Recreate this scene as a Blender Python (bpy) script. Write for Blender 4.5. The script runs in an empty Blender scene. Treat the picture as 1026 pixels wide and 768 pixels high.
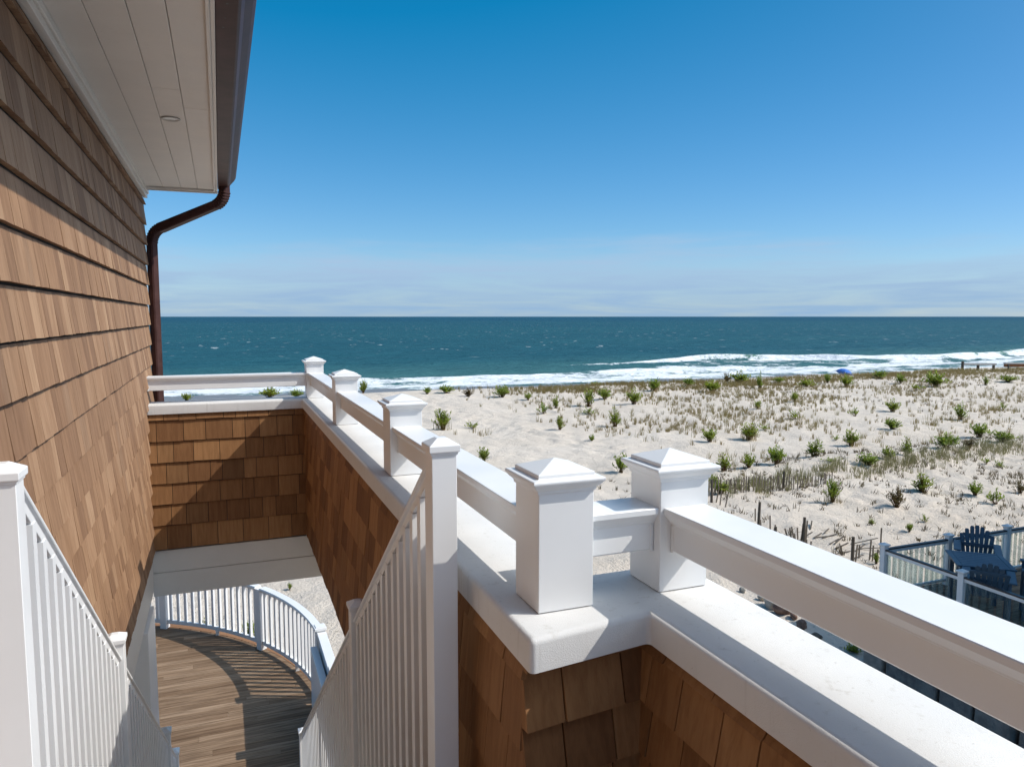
import bpy, bmesh, math, random
import numpy as np
from mathutils import Vector, Matrix, noise as mnoise
R = math.radians
SC = bpy.context.scene
COL = SC.collection

# ------------------------------------------------------------------ camera, sky, sun, exposure
cd = bpy.data.cameras.new('camera'); cam = bpy.data.objects.new('camera', cd); COL.objects.link(cam)
cd.sensor_fit = 'HORIZONTAL'; cd.sensor_width = 36.0; cd.lens = 36.0 * 740 / 1026
cd.clip_start = 0.05; cd.clip_end = 90000
cam.location = (0, 0, 0); cam.rotation_euler = (R(90 - 5.173), 0, R(-21.52))
SC.camera = cam
SUN_DIR = Vector((-0.68, 0.30, -0.71)).normalized()          # the way the light travels
SUN_EL = math.asin(-SUN_DIR.z); SUN_AZ = math.atan2(-SUN_DIR.x, -SUN_DIR.y)
w = bpy.data.worlds.new('World'); SC.world = w; w.use_nodes = True
nt = w.node_tree; nt.nodes.clear()
def wn(t, **k):
    n = nt.nodes.new(t)
    for a, b in k.items(): setattr(n, a, b)
    return n
out = wn('ShaderNodeOutputWorld'); bg = wn('ShaderNodeBackground'); bg.inputs['Strength'].default_value = 0.11
sky = wn('ShaderNodeTexSky', sky_type='NISHITA', sun_disc=False, sun_elevation=SUN_EL, sun_rotation=SUN_AZ,
         altitude=0, air_density=1.0, dust_density=0.1, ozone_density=3.0)
tc = wn('ShaderNodeTexCoord'); sep = wn('ShaderNodeSeparateXYZ')
mp = wn('ShaderNodeMapping'); mp.inputs['Scale'].default_value = (3.4, 3.4, 30); mp.inputs['Location'].default_value = (2.3, 0.6, 0.4)
nz = wn('ShaderNodeTexNoise'); nz.inputs['Scale'].default_value = 1.0; nz.inputs['Detail'].default_value = 6; nz.inputs['Roughness'].default_value = 0.55
nt.links.new(tc.outputs['Generated'], mp.inputs['Vector']); nt.links.new(mp.outputs['Vector'], nz.inputs['Vector'])
nt.links.new(tc.outputs['Generated'], sep.inputs['Vector'])
# height of the cloud bank wobbles with the noise
def wmath(op, a, b=None, clamp=False):
    n = wn('ShaderNodeMath', operation=op, use_clamp=clamp)
    for i, v in enumerate((a, b)):
        if v is None: continue
        if isinstance(v, (int, float)): n.inputs[i].default_value = v
        else: nt.links.new(v, n.inputs[i])
    return n.outputs[0]
wob = wmath('MULTIPLY', wmath('SUBTRACT', nz.outputs['Fac'], 0.5), 0.12)
hh = wmath('ADD', sep.outputs['Z'], wob)
mr = wn('ShaderNodeMapRange'); mr.interpolation_type = 'SMOOTHSTEP'
mr.inputs['From Min'].default_value = 0.104; mr.inputs['From Max'].default_value = 0.050
mr.inputs['To Min'].default_value = 0.0; mr.inputs['To Max'].default_value = 1.0
nt.links.new(hh, mr.inputs['Value'])
mp2 = wn('ShaderNodeMapping'); mp2.inputs['Scale'].default_value = (5.0, 5.0, 60); mp2.inputs['Location'].default_value = (0.7, 1.9, 0.0)
nz2 = wn('ShaderNodeTexNoise'); nz2.inputs['Scale'].default_value = 1.0; nz2.inputs['Detail'].default_value = 7; nz2.inputs['Roughness'].default_value = 0.6; nz2.inputs['Distortion'].default_value = 0.5
nt.links.new(tc.outputs['Generated'], mp2.inputs['Vector']); nt.links.new(mp2.outputs['Vector'], nz2.inputs['Vector'])
wisp = wmath('ADD', wmath('MULTIPLY', wmath('SUBTRACT', nz2.outputs['Fac'], 0.5), 2.0), 0.76, clamp=True)
cfac = wmath('MULTIPLY', mr.outputs['Result'], wisp)
mixc = wn('ShaderNodeMix', data_type='RGBA'); mixc.inputs['A'].default_value = (0, 0, 0, 1)
cl2 = wn('ShaderNodeMix', data_type='RGBA'); cl2.inputs['A'].default_value = (2.6, 4.05, 5.8, 1); cl2.inputs['B'].default_value = (3.35, 4.75, 6.5, 1)
mr2 = wn('ShaderNodeMapRange'); mr2.inputs['From Min'].default_value = 0.0; mr2.inputs['From Max'].default_value = 0.07; nt.links.new(sep.outputs['Z'], mr2.inputs['Value'])
nt.links.new(mr2.outputs['Result'], cl2.inputs['Factor']); nt.links.new(cl2.outputs['Result'], mixc.inputs['B'])
nt.links.new(cfac, mixc.inputs['Factor'])
# clear air a right angle away from the sun is deep blue; towards the sun the sky brightens into its glow
srgb = wn('ShaderNodeSeparateColor'); nt.links.new(sky.outputs[0], srgb.inputs[0])
crgb = wn('ShaderNodeCombineColor')
nt.links.new(wmath('MAXIMUM', wmath('MULTIPLY', wmath('SUBTRACT', srgb.outputs[0], 1.22), 0.86), 0.05), crgb.inputs[0])
nt.links.new(wmath('MULTIPLY', srgb.outputs[1], 0.87), crgb.inputs[1]); nt.links.new(wmath('MULTIPLY', srgb.outputs[2], 1.12), crgb.inputs[2])
dotn = wn('ShaderNodeVectorMath', operation='DOT_PRODUCT'); nt.links.new(tc.outputs['Generated'], dotn.inputs[0]); dotn.inputs[1].default_value = -SUN_DIR
glow = wmath('MULTIPLY', wmath('POWER', wmath('ABSOLUTE', dotn.outputs['Value']), 9.0), 27.0)
gc = wn('ShaderNodeVectorMath', operation='SCALE'); gc.inputs[0].default_value = (0.86, 0.93, 0.98); nt.links.new(glow, gc.inputs['Scale'])
pol = wmath('SUBTRACT', 1.0, wmath('MULTIPLY', wmath('POWER', wmath('MAXIMUM', dotn.outputs['Value'], 0.0), 2.0), 0.38))
crs = wn('ShaderNodeVectorMath', operation='SCALE'); nt.links.new(crgb.outputs[0], crs.inputs[0]); nt.links.new(pol, crs.inputs['Scale'])
gm = wn('ShaderNodeVectorMath', operation='ADD'); nt.links.new(crs.outputs[0], gm.inputs[0]); nt.links.new(gc.outputs[0], gm.inputs[1])
nt.links.new(gm.outputs[0], mixc.inputs['A'])
nt.links.new(mixc.outputs['Result'], bg.inputs['Color']); nt.links.new(bg.outputs[0], out.inputs['Surface'])
sl = bpy.data.lights.new('sun', 'SUN'); sl.energy = 3.9; sl.angle = R(0.5); sl.color = (1.0, 0.94, 0.85)
so = bpy.data.objects.new('sun', sl); COL.objects.link(so); so.rotation_euler = SUN_DIR.to_track_quat('-Z', 'Y').to_euler()
so.location = (20, -20, 40)
SC.view_settings.view_transform = 'Standard'; SC.view_settings.look = 'None'; SC.view_settings.gamma = 1
SC.view_settings.exposure = 0.10
SC.render.engine = 'CYCLES'

# ------------------------------------------------------------------ tagging
def tag(o, label=None, cat=None, group=None, kind=None):
    if label: o['label'] = label
    if cat: o['category'] = cat
    if group: o['group'] = group
    if kind: o['kind'] = kind
    return o
def empty(name, label, cat, loc=(0, 0, 0), rz=0, group=None):
    o = bpy.data.objects.new(name, None); COL.objects.link(o)
    o.location = loc; o.rotation_euler = (0, 0, rz); o.empty_display_size = 0.2
    return tag(o, label, cat, group)
def copy_tree(o, parent=None):
    c = o.copy(); COL.objects.link(c); c.parent = parent
    for ch in list(o.children): copy_tree(ch, c)
    return c

# ------------------------------------------------------------------ mesh builder
class MB:
    def __init__(s): s.v = []; s.f = []; s.r = []; s.m = []
    def face(s, pts, r=0.0, m=0):
        b = len(s.v); s.v += [tuple(p) for p in pts]; s.f.append(tuple(range(b, b + len(pts)))); s.r.append(r); s.m.append(m)
    def hexa(s, p, r=0.0, m=0):            # 8 points: bottom ring then top ring, counter-clockwise from above
        b = len(s.v); s.v += [tuple(q) for q in p]
        for q in ((3, 2, 1, 0), (4, 5, 6, 7), (0, 1, 5, 4), (1, 2, 6, 5), (2, 3, 7, 6), (3, 0, 4, 7)):
            s.f.append(tuple(b + i for i in q)); s.r.append(r); s.m.append(m)
    def box(s, x0, x1, y0, y1, z0, z1, r=0.0, m=0):
        s.hexa([(x0, y0, z0), (x1, y0, z0), (x1, y1, z0), (x0, y1, z0), (x0, y0, z1), (x1, y0, z1), (x1, y1, z1), (x0, y1, z1)], r, m)
    def obox(s, c, ux, uy, uz, r=0.0, m=0):   # centre and three half-axis vectors
        c, ux, uy, uz = Vector(c), Vector(ux), Vector(uy), Vector(uz)
        s.hexa([c - ux - uy - uz, c + ux - uy - uz, c + ux + uy - uz, c - ux + uy - uz,
                c - ux - uy + uz, c + ux - uy + uz, c + ux + uy + uz, c - ux + uy + uz], r, m)
    def beam(s, a, b, wd, h, r=0.0, m=0, up=(0, 0, 1)):   # bar from a to b
        a, b = Vector(a), Vector(b); d = (b - a); L = d.length; d.normalize()
        sd = d.cross(Vector(up)).normalized(); u2 = sd.cross(d)
        s.obox((a + b) / 2, sd * wd / 2, d * L / 2, u2 * h / 2, r, m)
    def prism(s, prof, org, ua, ub, ue, L, r=0.0, m=0):   # profile (a,b) in plane ua,ub swept L along ue
        org, ua, ub, ue = Vector(org), Vector(ua), Vector(ub), Vector(ue)
        n = len(prof); b = len(s.v)
        for k in (0, L):
            for (p, q) in prof: s.v.append(tuple(org + ua * p + ub * q + ue * k))
        for i in range(n):
            j = (i + 1) % n; s.f.append((b + i, b + j, b + n + j, b + n + i)); s.r.append(r); s.m.append(m)
        s.f.append(tuple(b + i for i in reversed(range(n)))); s.r.append(r); s.m.append(m)
        s.f.append(tuple(b + n + i for i in range(n))); s.r.append(r); s.m.append(m)
    def rings(s, rings, closed=True, caps=True, r=0.0, m=0):
        n = len(rings[0]); b = len(s.v)
        for rg in rings: s.v += [tuple(p) for p in rg]
        for k in range(len(rings) - 1):
            for i in range(n if closed else n - 1):
                j = (i + 1) % n
                s.f.append((b + k * n + i, b + k * n + j, b + (k + 1) * n + j, b + (k + 1) * n + i)); s.r.append(r); s.m.append(m)
        if caps:
            s.f.append(tuple(b + i for i in reversed(range(n)))); s.r.append(r); s.m.append(m)
            e = b + (len(rings) - 1) * n
            s.f.append(tuple(e + i for i in range(n))); s.r.append(r); s.m.append(m)
    def tube(s, pts, rad, n=8, r=0.0, m=0):
        pts = [Vector(p) for p in pts]; rg = []
        for i, p in enumerate(pts):
            t = (pts[min(i + 1, len(pts) - 1)] - pts[max(i - 1, 0)]).normalized()
            a = t.orthogonal().normalized() if i == 0 else (pa - t * pa.dot(t)).normalized()
            pa = a; c = t.cross(a); rr = rad[i] if isinstance(rad, (list, tuple)) else rad
            rg.append([p + a * rr * math.cos(2 * math.pi * k / n) + c * rr * math.sin(2 * math.pi * k / n) for k in range(n)])
        s.rings(rg, r=r, m=m)
    def mesh(s, name, bevel=0, seg=1, smooth=False, fix=True):
        me = bpy.data.meshes.new(name); me.from_pydata(s.v, [], s.f)
        a = me.attributes.new('rnd', 'FLOAT', 'FACE'); a.data.foreach_set('value', s.r)
        if any(s.m): me.polygons.foreach_set('material_index', s.m)
        if bevel or fix:
            bm = bmesh.new(); bm.from_mesh(me)
            if fix: bmesh.ops.recalc_face_normals(bm, faces=bm.faces)
            if bevel:
                ed = [e for e in bm.edges if len(e.link_faces) == 2 and e.calc_face_angle(0) > 0.45]
                bmesh.ops.bevel(bm, geom=ed, offset=bevel, segments=seg, affect='EDGES', profile=0.5, clamp_overlap=True)
            bm.to_mesh(me); bm.free()
        if smooth: me.shade_smooth()
        return me
    def build(s, name, mat, parent=None, loc=None, **k):
        me = s.mesh(name, **k)
        return link(name, me, mat, parent, loc)
def link(name, me, mat, parent=None, loc=None):
    for q in (mat if isinstance(mat, (list, tuple)) else [mat]):
        if len(me.materials) < (len(mat) if isinstance(mat, (list, tuple)) else 1): me.materials.append(q)
    o = bpy.data.objects.new(name, me); COL.objects.link(o)
    if parent: o.parent = parent
    if loc: o.location = loc
    return o

# ------------------------------------------------------------------ materials
class NT:
    def __init__(s, name):
        s.mat = bpy.data.materials.new(name); s.mat.use_nodes = True; s.t = s.mat.node_tree
        s.b = s.t.nodes['Principled BSDF']; s.out = s.t.nodes['Material Output']
    def n(s, t, **k):
        q = s.t.nodes.new(t)
        for a, b in k.items():
            if a in q.inputs.keys(): s.set(q.inputs[a], b)
            else: setattr(q, a, b)
        return q
    def set(s, sock, v):
        if isinstance(v, bpy.types.NodeSocket): s.t.links.new(v, sock)
        else: sock.default_value = v
    def coord(s, scale=(1, 1, 1), src='Object'):
        c = s.n('ShaderNodeTexCoord'); m = s.n('ShaderNodeMapping'); m.inputs['Scale'].default_value = scale
        s.t.links.new(c.outputs[src], m.inputs['Vector']); return m.outputs['Vector']
    def noise(s, vec, scale, detail=4, rough=0.5, dist=0, col=False):
        q = s.n('ShaderNodeTexNoise'); q.inputs['Scale'].default_value = scale; q.inputs['Detail'].default_value = detail
        q.inputs['Roughness'].default_value = rough; q.inputs['Distortion'].default_value = dist
        s.t.links.new(vec, q.inputs['Vector']); return q.outputs['Color' if col else 'Fac']
    def ramp(s, fac, stops, interp='LINEAR'):
        q = s.n('ShaderNodeValToRGB'); cr = q.color_ramp; cr.interpolation = interp
        while len(cr.elements) < len(stops): cr.elements.new(0.5)
        for e, (p, c) in zip(cr.elements, stops): e.position = p; e.color = (*c, 1) if len(c) == 3 else c
        s.set(q.inputs['Fac'], fac); return q.outputs['Color']
    def math(s, op, a, b=0.0, c=None, clamp=False):
        q = s.n('ShaderNodeMath', operation=op, use_clamp=clamp); s.set(q.inputs[0], a); s.set(q.inputs[1], b)
        if c is not None: s.set(q.inputs[2], c)
        return q.outputs[0]
    def mix(s, f, a, b, blend='MIX'):
        q = s.n('ShaderNodeMix', data_type='RGBA', blend_type=blend)
        s.set(q.inputs['Factor'], f)
        for nm, v in (('A', a), ('B', b)): s.set(q.inputs[nm], (*v, 1) if isinstance(v, tuple) and len(v) == 3 else v)
        return q.outputs['Result']
    def range(s, v, a, b, c=0.0, d=1.0, smooth=True):
        q = s.n('ShaderNodeMapRange'); q.interpolation_type = 'SMOOTHSTEP' if smooth else 'LINEAR'
        s.set(q.inputs['Value'], v)
        for nm, x in (('From Min', a), ('From Max', b), ('To Min', c), ('To Max', d)): s.set(q.inputs[nm], x)
        return q.outputs['Result']
    def attr(s, name='rnd'): return s.n('ShaderNodeAttribute', attribute_name=name).outputs['Fac']
    def bump(s, h, strength=0.3, dist=0.01):
        q = s.n('ShaderNodeBump'); q.inputs['Strength'].default_value = strength; q.inputs['Distance'].default_value = dist
        s.t.links.new(h, q.inputs['Height']); s.t.links.new(q.outputs['Normal'], s.b.inputs['Normal'])
    def fin(s, col=None, rough=None, spec=None):
        if col is not None: s.set(s.b.inputs['Base Color'], (*col, 1) if isinstance(col, tuple) else col)
        if rough is not None: s.set(s.b.inputs['Roughness'], rough)
        if spec is not None: s.b.inputs['Specular IOR Level'].default_value = spec
        return s.mat

def paint(name, base, rough=0.35, var=0.05, bumps=(90, 0.06, 0.002), dirt=None, spec=0.5):
    q = NT(name); v = q.coord()
    n1 = q.noise(v, 2.3, 5, 0.6)
    col = q.mix(q.range(n1, 0.35, 0.7), tuple(c * (1 - var) for c in base), base)
    if dirt:
        vs = q.coord((9, 9, 0.7)); st = q.noise(vs, 3.0, 5, 0.65)
        col = q.mix(q.range(st, 0.56, 0.76, 0, dirt), col, (0.36, 0.33, 0.28))
        sp = q.noise(v, 55, 2, 0.5); col = q.mix(q.range(sp, 0.70, 0.76, 0, 0.35), col, (0.35, 0.33, 0.30))
    q.bump(q.noise(v, bumps[0], 3, 0.6), bumps[1], bumps[2])
    return q.fin(col, q.range(n1, 0.3, 0.7, rough * 0.85, rough * 1.2), spec)

M = {}
M['white'] = paint('white_vinyl', (0.78, 0.785, 0.79), 0.34, 0.03, (140, 0.03, 0.001))
M['pillar'] = paint('white_pvc', (0.78, 0.785, 0.785), 0.38, 0.03, (120, 0.03, 0.001))
M['stucco'] = paint('white_stucco', (0.68, 0.675, 0.665), 0.75, 0.07, (260, 0.45, 0.003), dirt=0.34, spec=0.3)
M['trim'] = paint('offwhite_trim', (0.70, 0.68, 0.64), 0.5, 0.06, (60, 0.05, 0.002), dirt=0.08)
M['soffit'] = paint('soffit_boards', (0.74, 0.71, 0.67), 0.55, 0.07, (40, 0.06, 0.002), dirt=0.10)
M['bouncedeck'] = paint('pale_bounce_decking', (0.50, 0.50, 0.50), 0.6, 0.1)  # landing finish made pale to bounce light up onto the rails
M['shadowcore'] = paint('black_shadow_core', (0.035, 0.032, 0.030), 0.9, 0.1)  # core coloured near-black so the slots under the shingles look deep in shade
M['lamp'] = paint('lamp_glass', (0.42, 0.42, 0.40), 0.2)
M['ring'] = paint('lamp_ring', (0.38, 0.36, 0.33), 0.4)
def metal_brown():
    q = NT('brown_metal'); v = q.coord(); n1 = q.noise(v, 6, 5, 0.6)
    col = q.ramp(n1, [(0.3, (0.045, 0.022, 0.020)), (0.7, (0.075, 0.038, 0.034))])
    sp = q.noise(v, 18, 2, 0.5); col = q.mix(q.range(sp, 0.72, 0.78, 0, 0.6), col, (0.10, 0.16, 0.13))
    q.b.inputs['IOR'].default_value = 1.22
    return q.fin(col, 0.45, 0.3)
M['brown'] = metal_brown()
def shingle(name, cols, gs=0.6, ax='z'):
    q = NT(name); rn = q.attr()
    tcn = q.n('ShaderNodeTexCoord'); off = q.n('ShaderNodeVectorMath', operation='ADD')
    cmb = q.n('ShaderNodeCombineXYZ'); q.set(cmb.inputs[0], q.math('MULTIPLY', rn, 37.0)); q.set(cmb.inputs[1], q.math('MULTIPLY', rn, 91.0)); q.set(cmb.inputs[2], q.math('MULTIPLY', rn, 53.0))
    q.t.links.new(tcn.outputs['Object'], off.inputs[0]); q.t.links.new(cmb.outputs[0], off.inputs[1])
    mp = q.n('ShaderNodeMapping'); mp.inputs['Scale'].default_value = (28, 28, 1.6) if ax == 'z' else (1.3, 30, 30)
    q.t.links.new(off.outputs[0], mp.inputs['Vector'])
    g1 = q.noise(mp.outputs[0], 1.0, 5, 0.65, 0.4)
    mp2 = q.n('ShaderNodeMapping'); mp2.inputs['Scale'].default_value = (120, 120, 3) if ax == 'z' else (3, 120, 120)
    q.t.links.new(off.outputs[0], mp2.inputs['Vector']); g2 = q.noise(mp2.outputs[0], 1.0, 3, 0.6)
    base = q.ramp(rn, cols)
    k = 0.6 / gs
    dark = q.mix(1.0, base, (0.62 * k, 0.56 * k, 0.50 * k), 'MULTIPLY')
    col = q.mix(q.range(g1, 0.35, 0.68, 0.0, gs), base, dark)
    col = q.mix(q.range(g2, 0.5, 0.75, 0, 0.28), col, q.mix(1.0, base, (1.25, 1.2, 1.15), 'MULTIPLY'))
    big = q.noise(q.coord(), 1.1, 4, 0.6); col = q.mix(q.range(big, 0.4, 0.7, 0.0, 0.30), col, q.mix(1.0, col, (0.72, 0.74, 0.78), 'MULTIPLY'))
    q.bump(q.math('ADD', g1, q.math('MULTIPLY', g2, 0.6)), 0.35, 0.004)
    return q.fin(col, 0.78, 0.25)
M['cedar'] = shingle('cedar_shingle', [(0.0, (0.235, 0.134, 0.078)), (0.3, (0.285, 0.166, 0.096)), (0.6, (0.32, 0.190, 0.110)), (0.88, (0.365, 0.224, 0.134)), (0.96, (0.41, 0.262, 0.160)), (1.0, (0.25, 0.150, 0.092))])
M['cedar_shaded'] = shingle('cedar_shingle_shaded', [(0.0, (0.19, 0.090, 0.038)), (0.3, (0.255, 0.127, 0.053)), (0.65, (0.32, 0.164, 0.070)), (0.92, (0.38, 0.205, 0.090)), (1.0, (0.17, 0.086, 0.038))])  # same cedar, with the ruddier tone of the shaded inner faces in its colour
M['deckwood'] = shingle('weathered_deck_boards', [(0.0, (0.225, 0.143, 0.086)), (0.4, (0.275, 0.182, 0.114)), (0.8, (0.36, 0.25, 0.165)), (1.0, (0.245, 0.158, 0.097))], ax='x', gs=0.95)
M['rimwood'] = shingle('deck_rim_wood', [(0.0, (0.28, 0.15, 0.08)), (1.0, (0.38, 0.22, 0.125))], ax='x')
M['oldwood'] = shingle('grey_fence_wood', [(0.0, (0.10, 0.085, 0.068)), (0.6, (0.19, 0.16, 0.13)), (1.0, (0.27, 0.24, 0.20))])
M['plank'] = shingle('bleached_plank', [(0.0, (0.60, 0.56, 0.51)), (1.0, (0.70, 0.66, 0.60))], ax='x')
M['rustwood'] = shingle('rusty_brown_plank', [(0.0, (0.30, 0.13, 0.06)), (1.0, (0.36, 0.17, 0.08))], ax='x')
M['bluegrey'] = paint('bluegrey_poly_lumber', (0.060, 0.105, 0.155), 0.5, 0.12)
M['blackrail'] = paint('black_rail_cap', (0.030, 0.024, 0.026), 0.4, 0.1)
M['umbrella'] = paint('blue_canvas', (0.03, 0.16, 0.55), 0.7, 0.1)
M['neigh'] = paint('grey_siding', (0.34, 0.35, 0.36), 0.7, 0.1)
def stone():
    q = NT('rough_stone'); v = q.coord(); n1 = q.noise(v, 5, 6, 0.65); rn = q.attr()
    col = q.mix(q.range(n1, 0.3, 0.7), q.ramp(rn, [(0, (0.10, 0.10, 0.10)), (1, (0.24, 0.22, 0.20))]), q.ramp(rn, [(0, (0.2, 0.2, 0.19)), (1, (0.36, 0.32, 0.28))]))
    q.bump(n1, 0.7, 0.03); return q.fin(col, 0.85, 0.3)
M['stone'] = stone()
def glass():
    q = NT('clear_baluster_glass')
    tr = q.n('ShaderNodeBsdfTransparent'); tr.inputs['Color'].default_value = (0.86, 0.92, 0.91, 1)
    gl = q.n('ShaderNodeBsdfGlossy'); gl.inputs['Roughness'].default_value = 0.05; gl.inputs['Color'].default_value = (0.9, 0.95, 1, 1)
    fr = q.n('ShaderNodeFresnel'); fr.inputs['IOR'].default_value = 1.5; mx = q.n('ShaderNodeMixShader')
    q.t.links.new(q.math('MULTIPLY', fr.outputs[0], 0.5), mx.inputs[0]); q.t.links.new(tr.outputs[0], mx.inputs[1]); q.t.links.new(gl.outputs[0], mx.inputs[2])
    q.t.links.new(mx.outputs[0], q.out.inputs['Surface']); return q.mat
M['glass'] = glass()
def leaf(name, a, b, c):
    q = NT(name); rn = q.attr(); col = q.ramp(rn, [(0.0, a), (0.6, b), (1.0, c)])
    ob = q.n('ShaderNodeObjectInfo').outputs['Random']
    col = q.mix(q.range(ob, 0, 1, 0.0, 0.5, False), col, q.mix(1.0, col, (1.35, 1.1, 0.75), 'MULTIPLY'))
    q.b.inputs['Subsurface Weight'].default_value = 0.0
    tl = q.n('ShaderNodeBsdfTranslucent'); q.set(tl.inputs['Color'], q.mix(1.0, col, (1.2, 1.3, 0.6), 'MULTIPLY'))
    mx = q.n('ShaderNodeMixShader'); mx.inputs[0].default_value = 0.4
    q.t.links.new(q.b.outputs[0], mx.inputs[1]); q.t.links.new(tl.outputs[0], mx.inputs[2]); q.t.links.new(mx.outputs[0], q.out.inputs['Surface'])
    q.fin(col, 0.55, 0.3); return q.mat
M['leaf'] = leaf('green_leaf', (0.12, 0.18, 0.030), (0.225, 0.29, 0.050), (0.35, 0.37, 0.095))
M['stem'] = leaf('reddish_stem', (0.12, 0.055, 0.03), (0.16, 0.10, 0.04), (0.14, 0.14, 0.05))
M['drygrass'] = leaf('dry_grass', (0.21, 0.15, 0.085), (0.29, 0.22, 0.125), (0.20, 0.20, 0.08))
M['deadgrass'] = leaf('dead_grass', (0.06, 0.045, 0.035), (0.11, 0.085, 0.06), (0.16, 0.125, 0.085))
M['brownbush'] = leaf('brown_bush', (0.07, 0.05, 0.03), (0.12, 0.095, 0.055), (0.15, 0.14, 0.07))

# ------------------------------------------------------------------ the ground
SEA = -9.8
def sstep(a, b, x):
    t = np.clip((x - a) / (b - a), 0, 1); return t * t * (3 - 2 * t)
def lattice(seed):
    g = np.random.RandomState(seed).rand(256, 256)
    def f(x, y):
        xi = np.floor(x).astype(int); yi = np.floor(y).astype(int); fx = x - xi; fy = y - yi
        fx = fx * fx * (3 - 2 * fx); fy = fy * fy * (3 - 2 * fy)
        a = g[xi % 256, yi % 256]; b = g[(xi + 1) % 256, yi % 256]; c = g[xi % 256, (yi + 1) % 256]; d = g[(xi + 1) % 256, (yi + 1) % 256]
        return (a * (1 - fx) + b * fx) * (1 - fy) + (c * (1 - fx) + d * fx) * fy - 0.5
    return f
LA, LB, LC = lattice(1), lattice(2), lattice(3)
def shoreY(x): return 97.8 + 0.11 * np.clip(x - 62, 0, None) + 0.9 * np.sin(x * 0.11) + 0.5 * np.sin(x * 0.31 + 1)
TRAIL = [(17.0, 27.0), (17.6, 33.0), (16.6, 40.0), (14.6, 48.0), (13.6, 60.0), (13.2, 66.0)]
def trail_d(x, y):
    d = np.full(np.shape(x), 1e9)
    for (ax, ay), (bx, by) in zip(TRAIL[:-1], TRAIL[1:]):
        dx, dy = bx - ax, by - ay; t = np.clip(((x - ax) * dx + (y - ay) * dy) / (dx * dx + dy * dy), 0, 1)
        d = np.minimum(d, np.hypot(x - ax - t * dx, y - ay - t * dy))
    return d
def ground(x, y):
    x = np.asarray(x, float); y = np.asarray(y, float)
    z = -6.62 + 0.30 * LA(x * 0.11, y * 0.11) + 0.16 * LB(x * 0.35, y * 0.35) * sstep(11, 16, y) + 0.06 * LC(x * 1.1, y * 1.1) * sstep(11, 16, y)
    z = z + (0.085 * LC(x * 1.7 + 3, y * 1.7) + 0.06 * LB(x * 3.1, y * 3.1 + 7) * (0.6 + 1.2 * sstep(14, 22, x) * (1 - sstep(22, 27, y)))) * sstep(11, 14, y) * (1 - sstep(55, 62, y))
    z = z + 0.06 * np.exp(-((y - 61.0) / 3.5) ** 2) * (1 + 1.3 * LB(x * 0.13 + 9, x * 0))
    z = z + 0.30 * np.exp(-((y - 24.0 - 0.03 * x) / 1.7) ** 2) * sstep(20, 26, x)     # grassy bank
    dr = sstep(61.5, 82, y)
    z = z * (1 - dr) + dr * (-9.35 - 0.45 * sstep(84, 98, y) - 1.6 * sstep(98, 128, y) + 0.05 * LA(x * 0.2, y * 0.2))
    return z
def axis(segs):
    r = []
    for a, b, st in segs: r += list(np.arange(a, b, st))
    return np.array(r)
gx = list(axis([(-4, 50, 0.16), (50, 120, 0.5)])); st = 1.0
while gx[-1] < 900: gx.append(gx[-1] + st); st *= 1.12
st = 0.5; lo = [-4.0]
while lo[-1] > -500: lo.append(lo[-1] - st); st *= 1.25
gx = np.array(lo[:0:-1] + gx)
gy = axis([(-40, 8, 4), (8, 48, 0.16), (48, 68, 0.3), (68, 134, 1.0)])
GX, GY = np.meshgrid(gx, gy); GZ = ground(GX, GY)
rs = np.random.RandomState(5)
fine = (GX > -4) & (GX < 50) & (GY > 9) & (GY < 62)
td = trail_d(GX, GY)
foot = np.clip(1 - td / 1.5, 0, 1) ** 0.5
GZ = GZ + np.where(fine, (rs.rand(*GX.shape) - 0.5) * (0.016 + 0.024 * ((GY < 24) & (GX > 10))), 0)
dim = np.clip(LC(GX * 2.1 + 5, GY * 1.5) * 2 + 0.25, -1, 1) * 0.11 * foot
GZ = GZ + np.where(fine, dim, 0)
me = bpy.data.meshes.new('sand')
ny, nx = GX.shape
idx = np.arange(nx * ny).reshape(ny, nx)
faces = np.stack([idx[:-1, :-1], idx[:-1, 1:], idx[1:, 1:], idx[1:, :-1]], -1).reshape(-1, 4)
me.from_pydata(np.stack([GX, GY, GZ], -1).reshape(-1, 3).tolist(), [], faces.tolist()); me.shade_smooth()
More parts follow.
